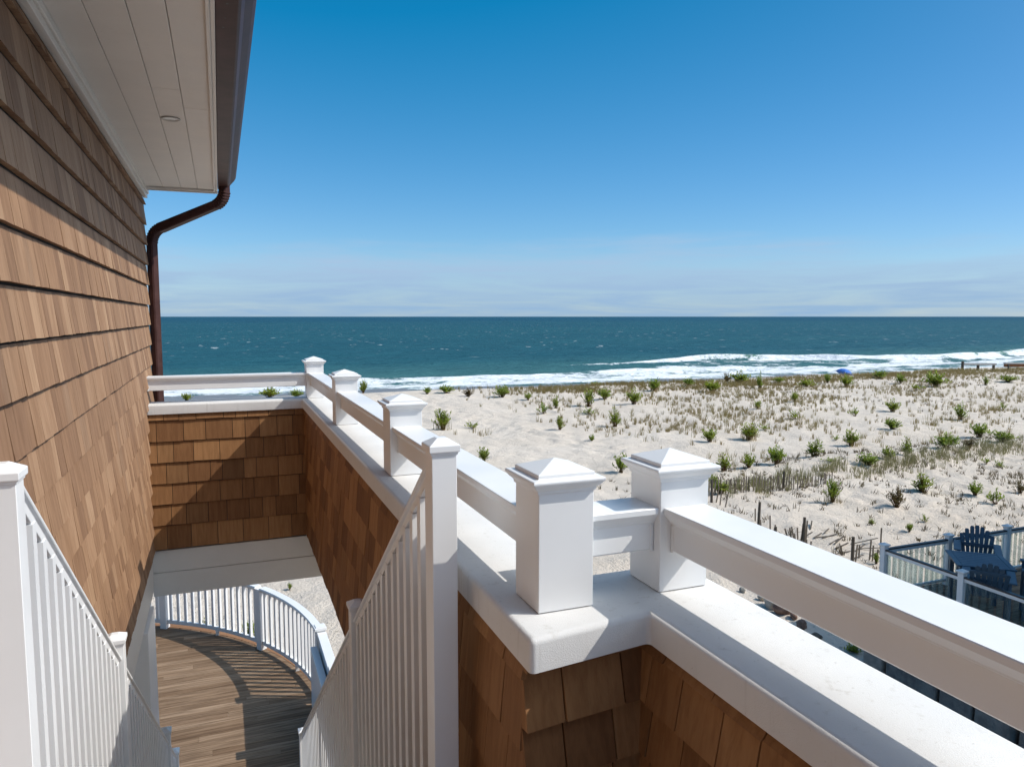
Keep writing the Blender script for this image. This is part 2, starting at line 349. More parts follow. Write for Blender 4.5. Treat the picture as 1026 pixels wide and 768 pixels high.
def sand_mat():
    q = NT('beach_sand'); v = q.coord()
    big = q.noise(v, 0.22, 5, 0.6); med = q.noise(v, 1.6, 5, 0.65); fin = q.noise(v, 14, 4, 0.6); vf = q.noise(v, 90, 3, 0.6)
    col = q.ramp(big, [(0.3, (0.60, 0.52, 0.435)), (0.7, (0.675, 0.595, 0.51))])
    col = q.mix(q.range(med, 0.5, 0.75, 0, 0.35), col, (0.50, 0.42, 0.345))
    col = q.mix(q.range(vf, 0.58, 0.72, 0, 0.35), col, (0.40, 0.34, 0.28))
    deb = q.noise(v, 5.5, 6, 0.75); area = q.noise(v, 0.5, 3, 0.5)
    col = q.mix(q.math('MULTIPLY', q.range(deb, 0.585, 0.66, 0, 0.85), q.range(area, 0.38, 0.60)), col, (0.16, 0.13, 0.10))
    sp = q.n('ShaderNodeSeparateXYZ'); q.t.links.new(v, sp.inputs[0])
    sh = q.math('ADD', q.math('MULTIPLY', q.math('MAXIMUM', q.math('SUBTRACT', sp.outputs[0], 62.0), 0.0), 0.11), 97.8)
    wet = q.math('ADD', q.math('SUBTRACT', sp.outputs[1], sh), q.math('MULTIPLY', q.math('SUBTRACT', big, 0.5), 6.0))
    wf = q.range(wet, -6.5, -3.5)
    col = q.mix(wf, col, (0.20, 0.19, 0.185))
    q.bump(q.math('ADD', q.math('MULTIPLY', fin, 1.0), q.math('ADD', q.math('MULTIPLY', med, 2.2), q.math('MULTIPLY', vf, 0.3))), 0.8, 0.07)
    return q.fin(col, q.range(wf, 0, 1, 0.95, 0.35, False), 0.25)
sand = link('sand', me, sand_mat()); tag(sand, 'pale dune sand running down to the surf', 'sand', kind='structure')

# ------------------------------------------------------------------ the sea
ys = [0.0]; st = 0.45
u0 = 93.0
yy = list(np.arange(u0, 152, 0.45)); st = 0.6
while yy[-1] < 60000: yy.append(yy[-1] + st); st *= 1.11
xx = list(np.arange(8, 235, 0.9)); st = 1.2
while xx[-1] < 60000: xx.append(xx[-1] + st); st *= 1.2
st = 1.2; lo = [8.0]
while lo[-1] > -60000: lo.append(lo[-1] - st); st *= 1.3
xx = lo[:0:-1] + xx
SX, SY = np.meshgrid(np.array(xx), np.array(yy)); SZ = np.full(SX.shape, SEA)
N = SY - shoreY(SX)
fade = sstep(1, 10, N)
near = 1 - sstep(250, 900, SY)
SZ += near * fade * (0.16 * np.sin(N * 0.62 + 3 * LA(SX * 0.03, SY * 0.05)) * (0.6 + LA(SX * 0.05 + 7, SY * 0.08)) + 0.30 * LB(SX * 0.10, SY * 0.28) + 0.14 * LC(SX * 0.4, SY * 0.9))
# the breaker that stands up on the right, and a smaller spilling line
bl = np.clip(35 - 0.33 * (SX - 100), 14, 36) + 1.5 * np.sin(SX * 0.07 + 0.6) + 2.5 * LA(SX * 0.06 + 3, SX * 0)
amp = sstep(78, 105, SX) * (1.0 + 0.75 * LA(SX * 0.055 + 31, SX * 0 + 2)) + 0.28 * sstep(50, 80, SX)
prof = np.where(N < bl, np.exp(-((N - bl) / 1.3) ** 2), np.exp(-((N - bl) / 4.5) ** 2))
SZ += 0.9 * amp * prof
SZ += (0.30 + 0.35 * LC(SX * 0.15, SY * 0)) * np.exp(-((N - 17 - 4 * LB(SX * 0.05, SX * 0)) / 1.6) ** 2) * fade
me = bpy.data.meshes.new('ocean'); ny, nx = SX.shape; idx = np.arange(nx * ny).reshape(ny, nx)
faces = np.stack([idx[:-1, :-1], idx[:-1, 1:], idx[1:, 1:], idx[1:, :-1]], -1).reshape(-1, 4)
me.from_pydata(np.stack([SX, SY, SZ], -1).reshape(-1, 3).tolist(), [], faces.tolist()); me.shade_smooth()
# white water: how much of the surface is broken foam
wob_ = 9 * LB(SX * 0.07, SY * 0.10) + 4 * LC(SX * 0.3, SY * 0.4)
fo = 0.84 * (1 - sstep(15 - 5 * sstep(80, 130, SX), 24 - 9 * sstep(80, 130, SX), N + wob_)) * (0.6 + 0.4 * sstep(0.5, 4, N)) + 0.22 * (1 - sstep(15, 24, N + wob_)) * LA(SX * 0.09, SY * 0.3) - 0.22 * np.exp(-((N - 9 - 3 * LB(SX * 0.06, SY * 0)) / 2.5) ** 2)
fo = np.maximum(fo, np.clip(amp * 1.5, 0, 1) * np.exp(-((N - bl + 1.0) / (1.1 + 1.0 * np.clip(amp, 0, 1.5))) ** 2) * np.clip(1.05 + 1.6 * LB(SX * 0.16, SY * 0.2), 0, 1.3))
fo = np.maximum(fo, 0.40 * sstep(60, 105, SX) * (N < bl) * (N > 5))
fo = np.maximum(fo, 0.5 * np.exp(-((N - bl) / 1.0) ** 2) * sstep(45, 70, SX) * (LA(SX * 0.2, SY * 0.3) > 0.05))
fo = np.clip(fo, 0, 1.3)
a = me.attributes.new('foam', 'FLOAT', 'POINT'); a.data.foreach_set('value', fo.reshape(-1).astype(np.float32))
a = me.attributes.new('shallow', 'FLOAT', 'POINT'); a.data.foreach_set('value', (1 - sstep(12, 75, N)).reshape(-1).astype(np.float32))
a = me.attributes.new('lift', 'FLOAT', 'POINT'); a.data.foreach_set('value', (amp * prof).reshape(-1).astype(np.float32))
def sea_mat():
    q = NT('sea_water'); v = q.coord()
    foam = q.attr('foam'); shal = q.attr('shallow'); lift = q.attr('lift')
    sp = q.n('ShaderNodeSeparateXYZ'); q.t.links.new(v, sp.inputs[0])
    far = q.range(sp.outputs[1], 180, 2600, 0, 1)
    patch = q.noise(q.coord((0.004, 0.02, 0.02)), 1.0, 4, 0.55)
    deep = q.mix(far, (0.018, 0.090, 0.118), (0.009, 0.062, 0.115))
    deep = q.mix(q.range(patch, 0.35, 0.65, 0, 0.6), deep, (0.024, 0.106, 0.128))
    col = q.mix(q.math('MULTIPLY', shal, 0.8), deep, (0.060, 0.160, 0.158))
    col = q.mix(q.range(lift, 0.15, 0.9, 0, 0.8), col, (0.10, 0.22, 0.16))
    vs = q.coord((0.6, 0.75, 1.0))
    n1 = q.noise(vs, 0.30, 6, 0.66, 0.8); n2 = q.noise(vs, 2.6, 5, 0.65)
    nn = q.math('ADD', q.math('MULTIPLY', n1, 0.65), q.math('MULTIPLY', n2, 0.35))
    ff = q.range(q.math('ADD', foam, q.math('MULTIPLY', q.math('SUBTRACT', nn, 0.5), 2.7)), 0.38, 0.72)
    ff = q.math('MULTIPLY', ff, q.range(foam, 0.02, 0.2))
    cap = q.noise(q.coord((0.24, 0.14, 0.1)), 1.0, 3, 0.55); cap2 = q.noise(q.coord((0.022, 0.012, 0.1)), 1.0, 3, 0.5)
    wc = q.math('MULTIPLY', q.range(cap, 0.655, 0.70), q.range(cap2, 0.40, 0.58, 0.15, 0.75))
    wc = q.math('MULTIPLY', wc, q.range(sp.outputs[1], 150, 230))
    wc = q.math('MULTIPLY', wc, q.range(sp.outputs[1], 700, 2000, 1, 0))
    ft = q.math('MAXIMUM', ff, wc)
    b1 = q.noise(q.coord((0.35, 1.0, 1.0)), 0.9, 5, 0.6); b2 = q.noise(q.coord((0.03, 0.07, 0.1)), 1.0, 6, 0.65); b3 = q.noise(v, 6, 3, 0.6)
    h = q.math('ADD', q.math('MULTIPLY', b1, 0.5), q.math('ADD', q.math('MULTIPLY', b2, 4.0), q.math('MULTIPLY', b3, 0.06)))
    bp = q.n('ShaderNodeBump'); bp.inputs['Strength'].default_value = 1.0; bp.inputs['Distance'].default_value = 1.0; q.t.links.new(h, bp.inputs['Height'])
    chop = q.noise(q.coord((0.05, 0.12, 0.1)), 1.0, 6, 0.75); col = q.mix(q.range(chop, 0.35, 0.65, 0.0, 0.5), col, q.mix(1.0, col, (0.55, 0.66, 0.72), 'MULTIPLY'))
    col = q.mix(ft, col, (0.74, 0.77, 0.79))
    df = q.n('ShaderNodeBsdfDiffuse'); q.set(df.inputs['Color'], col); q.t.links.new(bp.outputs[0], df.inputs['Normal'])
    gl = q.n('ShaderNodeBsdfGlossy'); gl.inputs['Roughness'].default_value = 0.28; q.t.links.new(bp.outputs[0], gl.inputs['Normal'])
    fr = q.n('ShaderNodeFresnel'); fr.inputs['IOR'].default_value = 1.33; q.t.links.new(bp.outputs[0], fr.inputs['Normal'])
    fac = q.math('MULTIPLY', q.math('MINIMUM', q.math('MULTIPLY', fr.outputs[0], 0.5), 0.13), q.math('SUBTRACT', 1.0, ft))
    mx = q.n('ShaderNodeMixShader'); q.t.links.new(fac, mx.inputs[0]); q.t.links.new(df.outputs[0], mx.inputs[1]); q.t.links.new(gl.outputs[0], mx.inputs[2])
    q.t.links.new(mx.outputs[0], q.out.inputs['Surface']); return q.mat
ocean = link('ocean', me, sea_mat()); tag(ocean, 'blue green ocean with a white surf line', 'sea', kind='structure')

# ------------------------------------------------------------------ shingles
rng = random.Random(7)
def shingle_panel(mb, org, u, n, L, ztop, rows, wmin, wmax, gap=0.003, tb=0.016, tt=0.004, jit=0.003, seed=1, slot=0.009):
    """org: a point of the wall line (z ignored); u: along the wall; n: outward; rows: bottom heights, top first"""
    rg = random.Random(seed); org = Vector((org[0], org[1], 0)); u = Vector(u); n = Vector(n); prev = ztop
    for zb in rows:
        s = -rg.random() * wmin; zt = prev - slot if prev < ztop else ztop
        while s < L:
            wd = rg.uniform(wmin, wmax); a = max(s, 0); b = min(s + wd - gap, L)
            if b - a > 0.012:
                j = rg.uniform(-jit, jit); t1 = tb + rg.uniform(-0.003, 0.003); t2 = tt if prev < ztop else tt + 0.004
                z0 = zb + j; sk = rg.uniform(-0.002, 0.002)
                p = lambda d, o, z: org + u * d + n * o + Vector((0, 0, z))
                mb.hexa([p(a, 0, z0), p(b, 0, z0), p(b, t1, z0 + sk), p(a, t1, z0 - sk),
                         p(a, -0.003, zt), p(b, -0.003, zt), p(b, t2, zt), p(a, t2, zt)], r=rg.random())
            s += wd
        prev = zb
ROWS = [1.34 - 0.24 * k for k in range(0, 17)] + [-2.70]

# ------------------------------------------------------------------ the house on the left
WX = -0.80; HY0, HY1 = -4.0, 10.05; ZB = -2.70; ZS = 1.517
house = empty('shingled_house', 'brown cedar shingled house wall on the left with white eave and dark gutter', 'house', (WX - 1, 3, ZB))
hinv = Matrix.Translation((-(WX - 1), -3, -ZB))
def hpart(mb, name, mat, parent=house, label=None, **k):
    mb.v = [(x - WX + 1, y - 3, z - ZB) if parent is house else (x - WX + 1, y - 3, z - ZB) for x, y, z in mb.v]
    o = mb.build(name, mat, parent, **k)
    if label: o['label'] = label
    return o
m = MB(); shingle_panel(m, (WX - 0.012, HY0, 0), (0, 1, 0), (1, 0, 0), HY1 - HY0, 1.41, ROWS, 0.085, 0.19, gap=0.0032, seed=3, tb=0.032, jit=0.0012, slot=0.013)
hpart(m, 'shingle_wall', M['cedar'], fix=True)
m = MB(); m.box(-9, WX - 0.016, HY0, HY1 - 0.02, ZB + 0.01, ZS + 0.12); hpart(m, 'wall_core', M['shadowcore'])
m = MB(); shingle_panel(m, (-9, HY1 - 0.018, 0), (1, 0, 0), (0, 1, 0), 9 + WX - 0.004, 1.41, ROWS, 0.09, 0.2, seed=4)
hpart(m, 'gable_shingles', M['cedar'])
# frieze, crown and soffit boards
m = MB(); m.box(WX - 0.01, WX + 0.038, HY0, HY1 + 0.01, 1.422, ZS - 0.002); m.box(WX + 0.0385, WX + 0.056, HY0, HY1 + 0.01, ZS - 0.05, ZS - 0.002)
hpart(m, 'frieze_board', M['soffit'], bevel=0.003)
m = MB(); xs = [WX - 0.02, -0.57, -0.375, -0.195, 0.004]; SE = 9.80; rg = random.Random(2)
for i in range(4):
    y = HY0; cuts = [(6.9,), (7.6,), (5.6,), (6.05,)][i]
    for y1 in list(cuts) + [SE]:
        g = 0.0035; m.box(xs[i] + g / 2, xs[i + 1] - g / 2, y + 0.0025, y1 - 0.0025, ZS + rg.uniform(0, 0.0012), ZS + 0.02); y = y1
sof = hpart(m, 'soffit', M['soffit'], bevel=0.002)
m = MB(); m.box(WX, 0.02, HY0, SE, ZS + 0.022, ZS + 0.03); hpart(m, 'soffit_backing', M['soffit'])
m = MB(); m.box(WX - 0.4, 0.028, SE + 0.001, SE + 0.03, ZS - 0.035, ZS + 0.20); m.box(WX - 0.02, 0.0, SE - 0.05, SE, ZS - 0.022, ZS - 0.001); hpart(m, 'end_trim', M['soffit'], bevel=0.003)
m = MB(); m.box(0.005, 0.028, HY0, SE, ZS - 0.012, ZS + 0.20); m.box(-0.018, 0.004, HY0, SE - 0.05, ZS - 0.020, ZS - 0.001); hpart(m, 'fascia', M['soffit'], bevel=0.003)
m = MB()
c = Vector((-0.30, 6.4, ZS - 0.004)); n = 24
ri = lambda r, z: [(c.x + r * math.cos(2 * math.pi * k / n), c.y + r * math.sin(2 * math.pi * k / n), z) for k in range(n)]
m.rings([ri(0.045, ZS - 0.001), ri(0.07, ZS - 0.001), ri(0.07, ZS - 0.007), ri(0.062, ZS - 0.010), ri(0.05, ZS - 0.004)], caps=False)
dl = hpart(m, 'soffit_light', M['ring'], smooth=True)
m = MB(); m.rings([ri(0.05, ZS - 0.0035), ri(0.001, ZS - 0.0035)], caps=False); q = hpart(m, 'lens', M['lamp'], parent=dl)
# gutter profile and downspout
m = MB(); gp = [(0.030, 1.505), (0.135, 1.505), (0.150, 1.518), (0.170, 1.560), (0.215, 1.612), (0.232, 1.640), (0.236, 1.655), (0.234, 1.672), (0.226, 1.680), (0.214, 1.676), (0.212, 1.660), (0.150, 1.575), (0.030, 1.575)]
m.prism(gp, (0, HY0, 0), (1, 0, 0), (0, 0, 1), (0, 1, 0), 9.62 - HY0)
hpart(m, 'gutter', M['brown'], bevel=0.003, label='dark brown metal gutter along the eave')
m = MB()
sd = Vector((0.72, 0.0, 0)); dv = Vector((-0.80, 0.62, 0)).normalized(); side = Vector((0, 0, 1)).cross(dv)
path = [(0.10, 9.44, 1.53), (0.10, 9.44, 1.45)]
A = Vector((0.10, 9.44, 1.45)); B = Vector((-0.735, 10.09, 1.10)); dd = (B - A); 
path = [Vector((0.10, 9.44, 1.56)), Vector((0.10, 9.44, 1.47))]
hz = Vector((B.x - A.x, B.y - A.y, 0)).normalized(); slope = Vector((hz.x, hz.y, -0.30)).normalized()
def arc(p0, t0, t1, r, n=9):
    ax = t0.cross(t1).normalized(); ang = t0.angle(t1); nn = ax.cross(t0); c = p0 + nn * r; res = []
    for k in range(1, n + 1): res.append(c + Matrix.Rotation(ang * k / n, 3, ax) @ (p0 - c))
    return res
dn = Vector((0, 0, -1)); path += arc(path[-1], dn, slope, 0.17, 17)
endx = -0.745; L1 = (path[-1].x - endx) / -slope.x if slope.x < 0 else 0.8
path.append(path[-1] + slope * (L1 - 0.15)); path += arc(path[-1], slope, dn, 0.19, 17); path.append(Vector((path[-1].x, path[-1].y, -3.2)))
rgs = []; hsd = hz.cross(Vector((0, 0, 1))).normalized(); ndp = len(path)
for i, p in enumerate(path):
    t = (path[min(i + 1, ndp - 1)] - path[max(i - 1, 0)]).normalized(); o = hsd.cross(t).normalized()
    k = 1.0 + (0.13 if (i % 2 and 1 < i < ndp - 1) else 0.0); wx, wy = 0.054 * k, 0.048 * k; ch = 0.014
    rgs.append([p + hsd * a + o * b for a, b in ((wx, wy - ch), (wx - ch, wy), (0.012, wy), (0.006, wy - 0.006), (-0.006, wy - 0.006), (-0.012, wy), (-wx + ch, wy), (-wx, wy - ch), (-wx, -wy + ch), (-wx + ch, -wy), (wx - ch, -wy), (wx, -wy + ch))])
m.rings(rgs); hpart(m, 'downspout', M['brown'], label='reddish brown ribbed downspout at the house corner')
# roof above the eave
m = MB(); m.hexa([(-9.0, HY0, 6.3), (0.19, HY0, 1.66), (0.19, SE + 0.1, 1.66), (-9.0, SE + 0.1, 6.3), (-9.0, HY0, 6.42), (0.19, HY0, 1.78), (0.19, SE + 0.1, 1.78), (-9.0, SE + 0.1, 6.42)])
hpart(m, 'roof', M['oldwood'])
# what is below the shingles: fascia board, lower wall, square pier
m = MB(); m.box(WX - 0.05, WX - 0.012, HY0, 9.255, -3.165, ZB - 0.012); hpart(m, 'lower_fascia', M['trim'], bevel=0.004)
m = MB(); m.box(-1.9, -0.775, 8.02, 8.78, -6.7, -3.17); hpart(m, 'pier', M['white'], bevel=0.006, label='square white pier under the house corner')
m = MB(); m.box(-9.0, -1.9, HY0, 8.9, -6.9, ZB); hpart(m, 'lower_wall', M['trim'])

# ------------------------------------------------------------------ the parapet round the stairwell
par = empty('parapet_wall', 'cedar shingled parapet with thick white stucco coping, jogging beside the stairwell', 'parapet', (1.05, 5, ZB))
def ppart(mb, name, mat, parent=par, org=(1.05, 5, ZB), label=None, **k):
    mb.v = [(x - org[0], y - org[1], z - org[2]) for x, y, z in mb.v]
    o = mb.build(name, mat, parent, **k)
    if label: o['label'] = label
    return o
FY = 9.285; IX = 0.900; JY = 2.165; RX = 1.375; YN = -3.0
m = MB(); OUT = [(WX - 0.01, 9.25), (0.905, 9.25), (0.865, 2.035), (1.330, 2.095), (1.345, YN), (1.722, YN), (1.722, 2.50), (1.262, 2.50), (1.262, 9.62), (WX - 0.01, 9.62)]
bm = bmesh.new(); vs = [bm.verts.new((x, y, -1.112)) for x, y in OUT]; f = bm.faces.new(vs)
ex = bmesh.ops.extrude_face_region(bm, geom=[f]); bmesh.ops.translate(bm, vec=(0, 0, 0.112), verts=[e for e in ex['geom'] if isinstance(e, bmesh.types.BMVert)])
bmesh.ops.recalc_face_normals(bm, faces=bm.faces)
ed = [e for e in bm.edges if not all(v.co.z < -1.11 for v in e.verts)]
bmesh.ops.bevel(bm, geom=ed, offset=0.021, segments=5, affect='EDGES', profile=0.5, clamp_overlap=True)
bmesh.ops.translate(bm, vec=(-1.05, -5, -ZB), verts=bm.verts)
me = bpy.data.meshes.new('coping'); bm.to_mesh(me); bm.free(); me.shade_smooth()
me.set_sharp_from_angle(angle=R(40)) if hasattr(me, 'set_sharp_from_angle') else None
link('coping', me, M['stucco'], par)
m = MB()
m.box(WX - 0.016, 1.235, FY + 0.004, 9.60, ZB + 0.004, -1.113)
m.box(IX + 0.042, 1.235, JY + 0.042, FY + 0.003, ZB + 0.004, -1.113)
m.box(1.2352, 1.70, JY + 0.058, 2.48, ZB + 0.004, -1.113)
m.box(RX + 0.004, 1.70, YN, JY + 0.0575, ZB + 0.004, -1.113)
ppart(m, 'wall_core', M['shadowcore'])
PR = [-1.185] + [-1.185 - 0.245 * k for k in range(1, 7)]; PR[-1] = -2.69
m = MB(); shingle_panel(m, (WX, FY, 0), (1, 0, 0), (0, -1, 0), IX + 0.036 - WX, -1.113, PR, 0.13, 0.30, gap=0.006, tb=0.022, seed=11)
ppart(m, 'end_shingles', M['cedar_shaded'])
m = MB(); ud = Vector((0.038, FY - JY + 0.02, 0)); shingle_panel(m, (IX, JY - 0.02, 0), ud.normalized(), Vector((-ud.y, ud.x, 0)).normalized(), ud.length, -1.113, PR, 0.13, 0.28, gap=0.005, tb=0.026, seed=12)
ppart(m, 'side_shingles', M['cedar_shaded'])
m = MB(); shingle_panel(m, (IX - 0.016, JY - 0.012, 0), Vector((1, 0.115, 0)).normalized(), Vector((0.115, -1, 0)).normalized(), RX - IX + 0.012, -1.113, [-1.155] + [-1.155 - 0.195 * k for k in range(1, 7)], 0.19, 0.27, gap=0.007, tb=0.042, seed=23)
ppart(m, 'jog_shingles', M['cedar_shaded'])
m = MB(); shingle_panel(m, (RX, YN, 0), (0, 1, 0), (-1, 0, 0), JY + 0.04 - YN, -1.113, [-1.155] + [-1.155 - 0.195 * k for k in range(1, 7)], 0.16, 0.28, gap=0.006, tb=0.036, seed=14)
ppart(m, 'near_shingles', M['cedar_shaded'])
m = MB(); shingle_panel(m, (1.239, 2.5, 0), (0, 1, 0), (1, 0, 0), 7.1, -1.113, PR, 0.10, 0.24, gap=0.004, tb=0.020, seed=15)
shingle_panel(m, (1.704, YN, 0), (0, 1, 0), (1, 0, 0), 2.48 - YN, -1.113, PR, 0.10, 0.24, gap=0.004, tb=0.020, seed=16)
ppart(m, 'outer_shingles', M['cedar'])
# the beam below the end wall
m = MB(); m.box(WX - 0.02, 1.24, FY + 0.008, 9.58, -2.972, ZB - 0.010); m.box(WX - 0.02, 1.24, FY + 0.003, 9.58, -3.250, -2.976)
ppart(m, 'beam', M['trim'], bevel=0.004, label='wide off-white beam spanning under the shingled end wall')
m = MB(); m.box(1.16, 1.238, JY + 0.1, FY + 0.007, -3.25, ZB + 0.0035); ppart(m, 'sun_block_beam', M['trim'])  # unseen beam added under the side wall to block sun from the end beam
m = MB(); m.box(0.98, 1.12, 6.52, 6.66, -6.9, ZB); ppart(m, 'support_column', M['white'], bevel=0.005)

# ------------------------------------------------------------------ the railing on the parapet
prl = empty('parapet_railing', 'white railing of five capped square pillars and single thick rails on the stucco coping', 'railing', (1.068, 5, -1.0))
def pillar(px, py):
    hw = 0.103
    m = MB(); m.box(px - hw, px + hw, py - hw, py + hw, -0.9970, -0.56)
    p = ppart(m, 'post', M['pillar'], prl, (1.068, 5, -1.0), bevel=0.0025)
    m = MB(); prof = [(0.1032, -0.590), (0.108, -0.588), (0.109, -0.582), (0.1095, -0.578), (0.113, -0.574), (0.120, -0.568), (0.126, -0.561), (0.1275, -0.557), (0.1295, -0.5565), (0.1325, -0.553), (0.1335, -0.548), (0.1325, -0.543), (0.129, -0.5405), (0.106, -0.538), (0.105, -0.5375), (0.105, -0.526), (0.103, -0.524), (0.004, -0.490)]
    m.rings([[(px - a, py - a, z), (px + a, py - a, z), (px + a, py + a, z), (px - a, py + a, z)] for a, z in prof])
    c = ppart(m, 'cap', M['pillar'], p, (1.068, 5, -1.0), bevel=0.0012)
    return p
PX = 1.069; PY = [2.311, 4.63, 6.98, 9.42]
for y in PY: pillar(PX, y)
pillar(1.554, 2.329)
RAILP = [(-0.086, -0.711), (-0.0885, -0.708), (-0.0885, -0.690), (-0.086, -0.687), (0.086, -0.687), (0.0885, -0.690), (0.0885, -0.708), (0.086, -0.711),
         (0.064, -0.738), (0.0635, -0.742), (0.0605, -0.7445), (0.055, -0.748), (0.055, -0.843), (0.052, -0.847), (0.047, -0.850), (-0.047, -0.850), (-0.052, -0.847), (-0.055, -0.843), (-0.055, -0.748), (-0.0605, -0.7445), (-0.0635, -0.742), (-0.064, -0.738)]
def prail(ax, c, a, b):
    m = MB()
    if ax == 'y': m.prism(RAILP, (c, a, 0), (1, 0, 0), (0, 0, 1), (0, 1, 0), b - a)
    else: m.prism(RAILP, (a, c, 0), (0, 1, 0), (0, 0, 1), (1, 0, 0), b - a)
    o = ppart(m, 'rail', M['pillar'], prl, (1.068, 5, -1.0))
    for s in (a + 0.008, b - 0.008):      # mounting collar of the lower panel
        e = MB()
        if ax == 'y': e.box(c - 0.058, c + 0.058, s - 0.0078, s + 0.0078, -0.853, -0.752)
        else: e.box(s - 0.0078, s + 0.0078, c - 0.058, c + 0.058, -0.853, -0.752)
        ppart(e, 'bracket', M['pillar'], o, (1.068, 5, -1.0), bevel=0.002)
for a, b in zip(PY[:-1], PY[1:]): prail('y', PX, a + 0.1035, b - 0.1035)
prail('y', 1.554, YN, 2.2255); prail('x', 2.322, PX + 0.1035, 1.554 - 0.1035); prail('x', 9.42, WX + 0.0, PX - 0.1035)

# ------------------------------------------------------------------ stairs and their railings
DZ = -5.85; SL = -0.735
land = MB(); land.box(WX + 0.02, RX - 0.01, -3.0, 2.50, -2.12, -1.90); 
stairs = empty('staircase', 'steep timber stairs dropping between two white balustrades to the lower deck', 'stairs', (0.05, 5.5, DZ))
def spart(mb, name, mat, label=None, **k): return ppart(mb, name, mat, stairs, (0.05, 5.5, DZ), label, **k)
spart(land, 'landing', M['bouncedeck'])
nst = 20; rise = (-1.90 - DZ) / nst; run = 5.75 / nst
m = MB(); rg = random.Random(5)
for k in range(1, nst):
    y = 2.5 + run * (k - 1); z = -1.90 - rise * k
    m.box(-0.58, 0.70, y + 0.002, y + run + 0.025, z - 0.03, z, r=rg.random())
spart(m, 'treads', M['deckwood'], bevel=0.003)
m = MB()
for x in (-0.57, 0.66): m.hexa([(x, 2.5, -2.25), (x + 0.035, 2.5, -2.25), (x + 0.035, 8.1, -6.0), (x, 8.1, -6.0), (x, 2.5, -1.94), (x + 0.035, 2.5, -1.94), (x + 0.035, 8.25, -5.83), (x, 8.25, -5.83)])
spart(m, 'stringers', M['trim'])
def small_post(px, py, z0, z1, hw, parent, org, mat=M['white'], flat=False):
    m = MB(); m.box(px - hw, px + hw, py - hw, py + hw, z0, z1 - 0.05)
    p = ppart(m, 'newel_post', mat, parent, org, bevel=0.002)
    m = MB(); c = hw + 0.010
    prof = [(hw + 0.0004, -0.062), (hw + 0.004, -0.060), (hw + 0.0045, -0.052), (c, -0.050), (c + 0.001, -0.046), (c + 0.001, -0.026), (c - 0.002, -0.023), (hw * 0.4, 0.0)]
    m.rings([[(px - a, py - a, z1 + z), (px + a, py - a, z1 + z), (px + a, py + a, z1 + z), (px - a, py + a, z1 + z)] for a, z in prof])
    ppart(m, 'cap', mat, p, org, bevel=0.001)
    return p
def stair_rail(x, sgn, posts, zr, label, y_end):
    org = (x, 2.6, -1.73)
    root = empty('stair_railing', label, 'balustrade', org)
    ztop = lambda y: zr + SL * (y - 2.9)
    for py, zt, zb in posts: small_post(x, py, zb, zt, 0.048, root, org)
    ys = [p[0] for p in posts]
    cs = [(-0.034, -0.006), (-0.036, 0.0), (-0.030, 0.016), (0.030, 0.016), (0.036, 0.0), (0.034, -0.006), (0.022, -0.012), (0.022, -0.045), (-0.022, -0.045), (-0.022, -0.012)]
    d = Vector((0, 1, SL)).normalized(); up = Vector((1, 0, 0)).cross(d)
    for a, b in zip(ys[:-1], ys[1:]):
        a += 0.049; b -= 0.049; L = math.hypot(b - a, (b - a) * SL)
        m = MB(); m.prism(cs, (x, a, ztop(a)), (1, 0, 0), up, d, L); ppart(m, 'handrail', M['white'], root, org, bevel=0.0015)
        m = MB(); m.prism([(-0.020, -1.29), (0.020, -1.29), (0.020, -1.245), (-0.020, -1.245)], (x, a, ztop(a)), (1, 0, 0), (0, 0, 1), d, L); ppart(m, 'bottom_rail', M['white'], root, org, bevel=0.002)
        nb = int(round((b - a) / 0.133)); st = (b - a) / nb
        for k in range(nb):
            y = a + st * (k + 0.5); h = 0.0255
            m = MB(); zt = ztop(y) - 0.045; zb = ztop(y) - 1.253
            m.hexa([(x - h, y - h, zb - SL * -h), (x + h, y - h, zb), (x + h, y + h, zb), (x - h, y + h, zb), (x - h, y - h, zt), (x + h, y - h, zt), (x + h, y + h, zt), (x - h, y + h, zt)])
            ppart(m, 'baluster', M['white'], root, org)
    return root
stair_rail(0.757, 1, [(2.65, -0.45, -2.3), (4.62, -1.80, -3.5), (8.62, -4.82, DZ)], -0.69, 'white slatted stair balustrade on the right, with a slim newel post close to the parapet', 8.6)
stair_rail(-0.640, -1, [(2.65, -0.445, -2.3), (4.80, -1.87, -3.6), (7.75, -4.05, DZ), (8.72, -4.82, DZ)], -0.655, 'white slatted stair balustrade on the left along the house wall', 8.6)

# ------------------------------------------------------------------ the lower deck with its curved railing
CX, CY, CR = -3.69, 10.69, 4.96
deck = empty('timber_deck', 'weathered brown timber deck with a curved edge below the stairs', 'deck', (CX, CY, DZ - 0.2))
def dpart(mb, name, mat, parent=deck, org=(CX, CY, DZ - 0.2), label=None, **k): return ppart(mb, name, mat, parent, org, label, **k)
m = MB(); rg = random.Random(9); y = 6.6
while y < CY + CR + 0.05:
    y1 = y + 0.139; ym = (y + y1) / 2
    if ym < CY: xr = CX + CR + 0.06
    else: xr = CX + math.sqrt(max(0.0, (CR + 0.06) ** 2 - (ym - CY) ** 2))
    xl = -8.0
    if xr - 0.2 > xl:
        x = xl + rg.uniform(0, 3)
        if y < 8.95: xl = -0.75
        a = xl
        while a < xr:
            b = min(xr, a + rg.uniform(2.2, 4.2)) if xr - a > 2.5 else xr
            zz = rg.uniform(-0.0015, 0.0015)
            m.box(a + 0.001, b - 0.001, y, y1 - 0.006, DZ - 0.03, DZ + zz, r=rg.random()); a = b
    y = y1
dpart(m, 'floor_boards', M['deckwood'], bevel=0.002)
m = MB(); inn, outr = CR + 0.03, CR + 0.17; NA = 60; rr = []
angs = [R(0.5 + (118 * k / NA)) for k in range(NA + 1)]
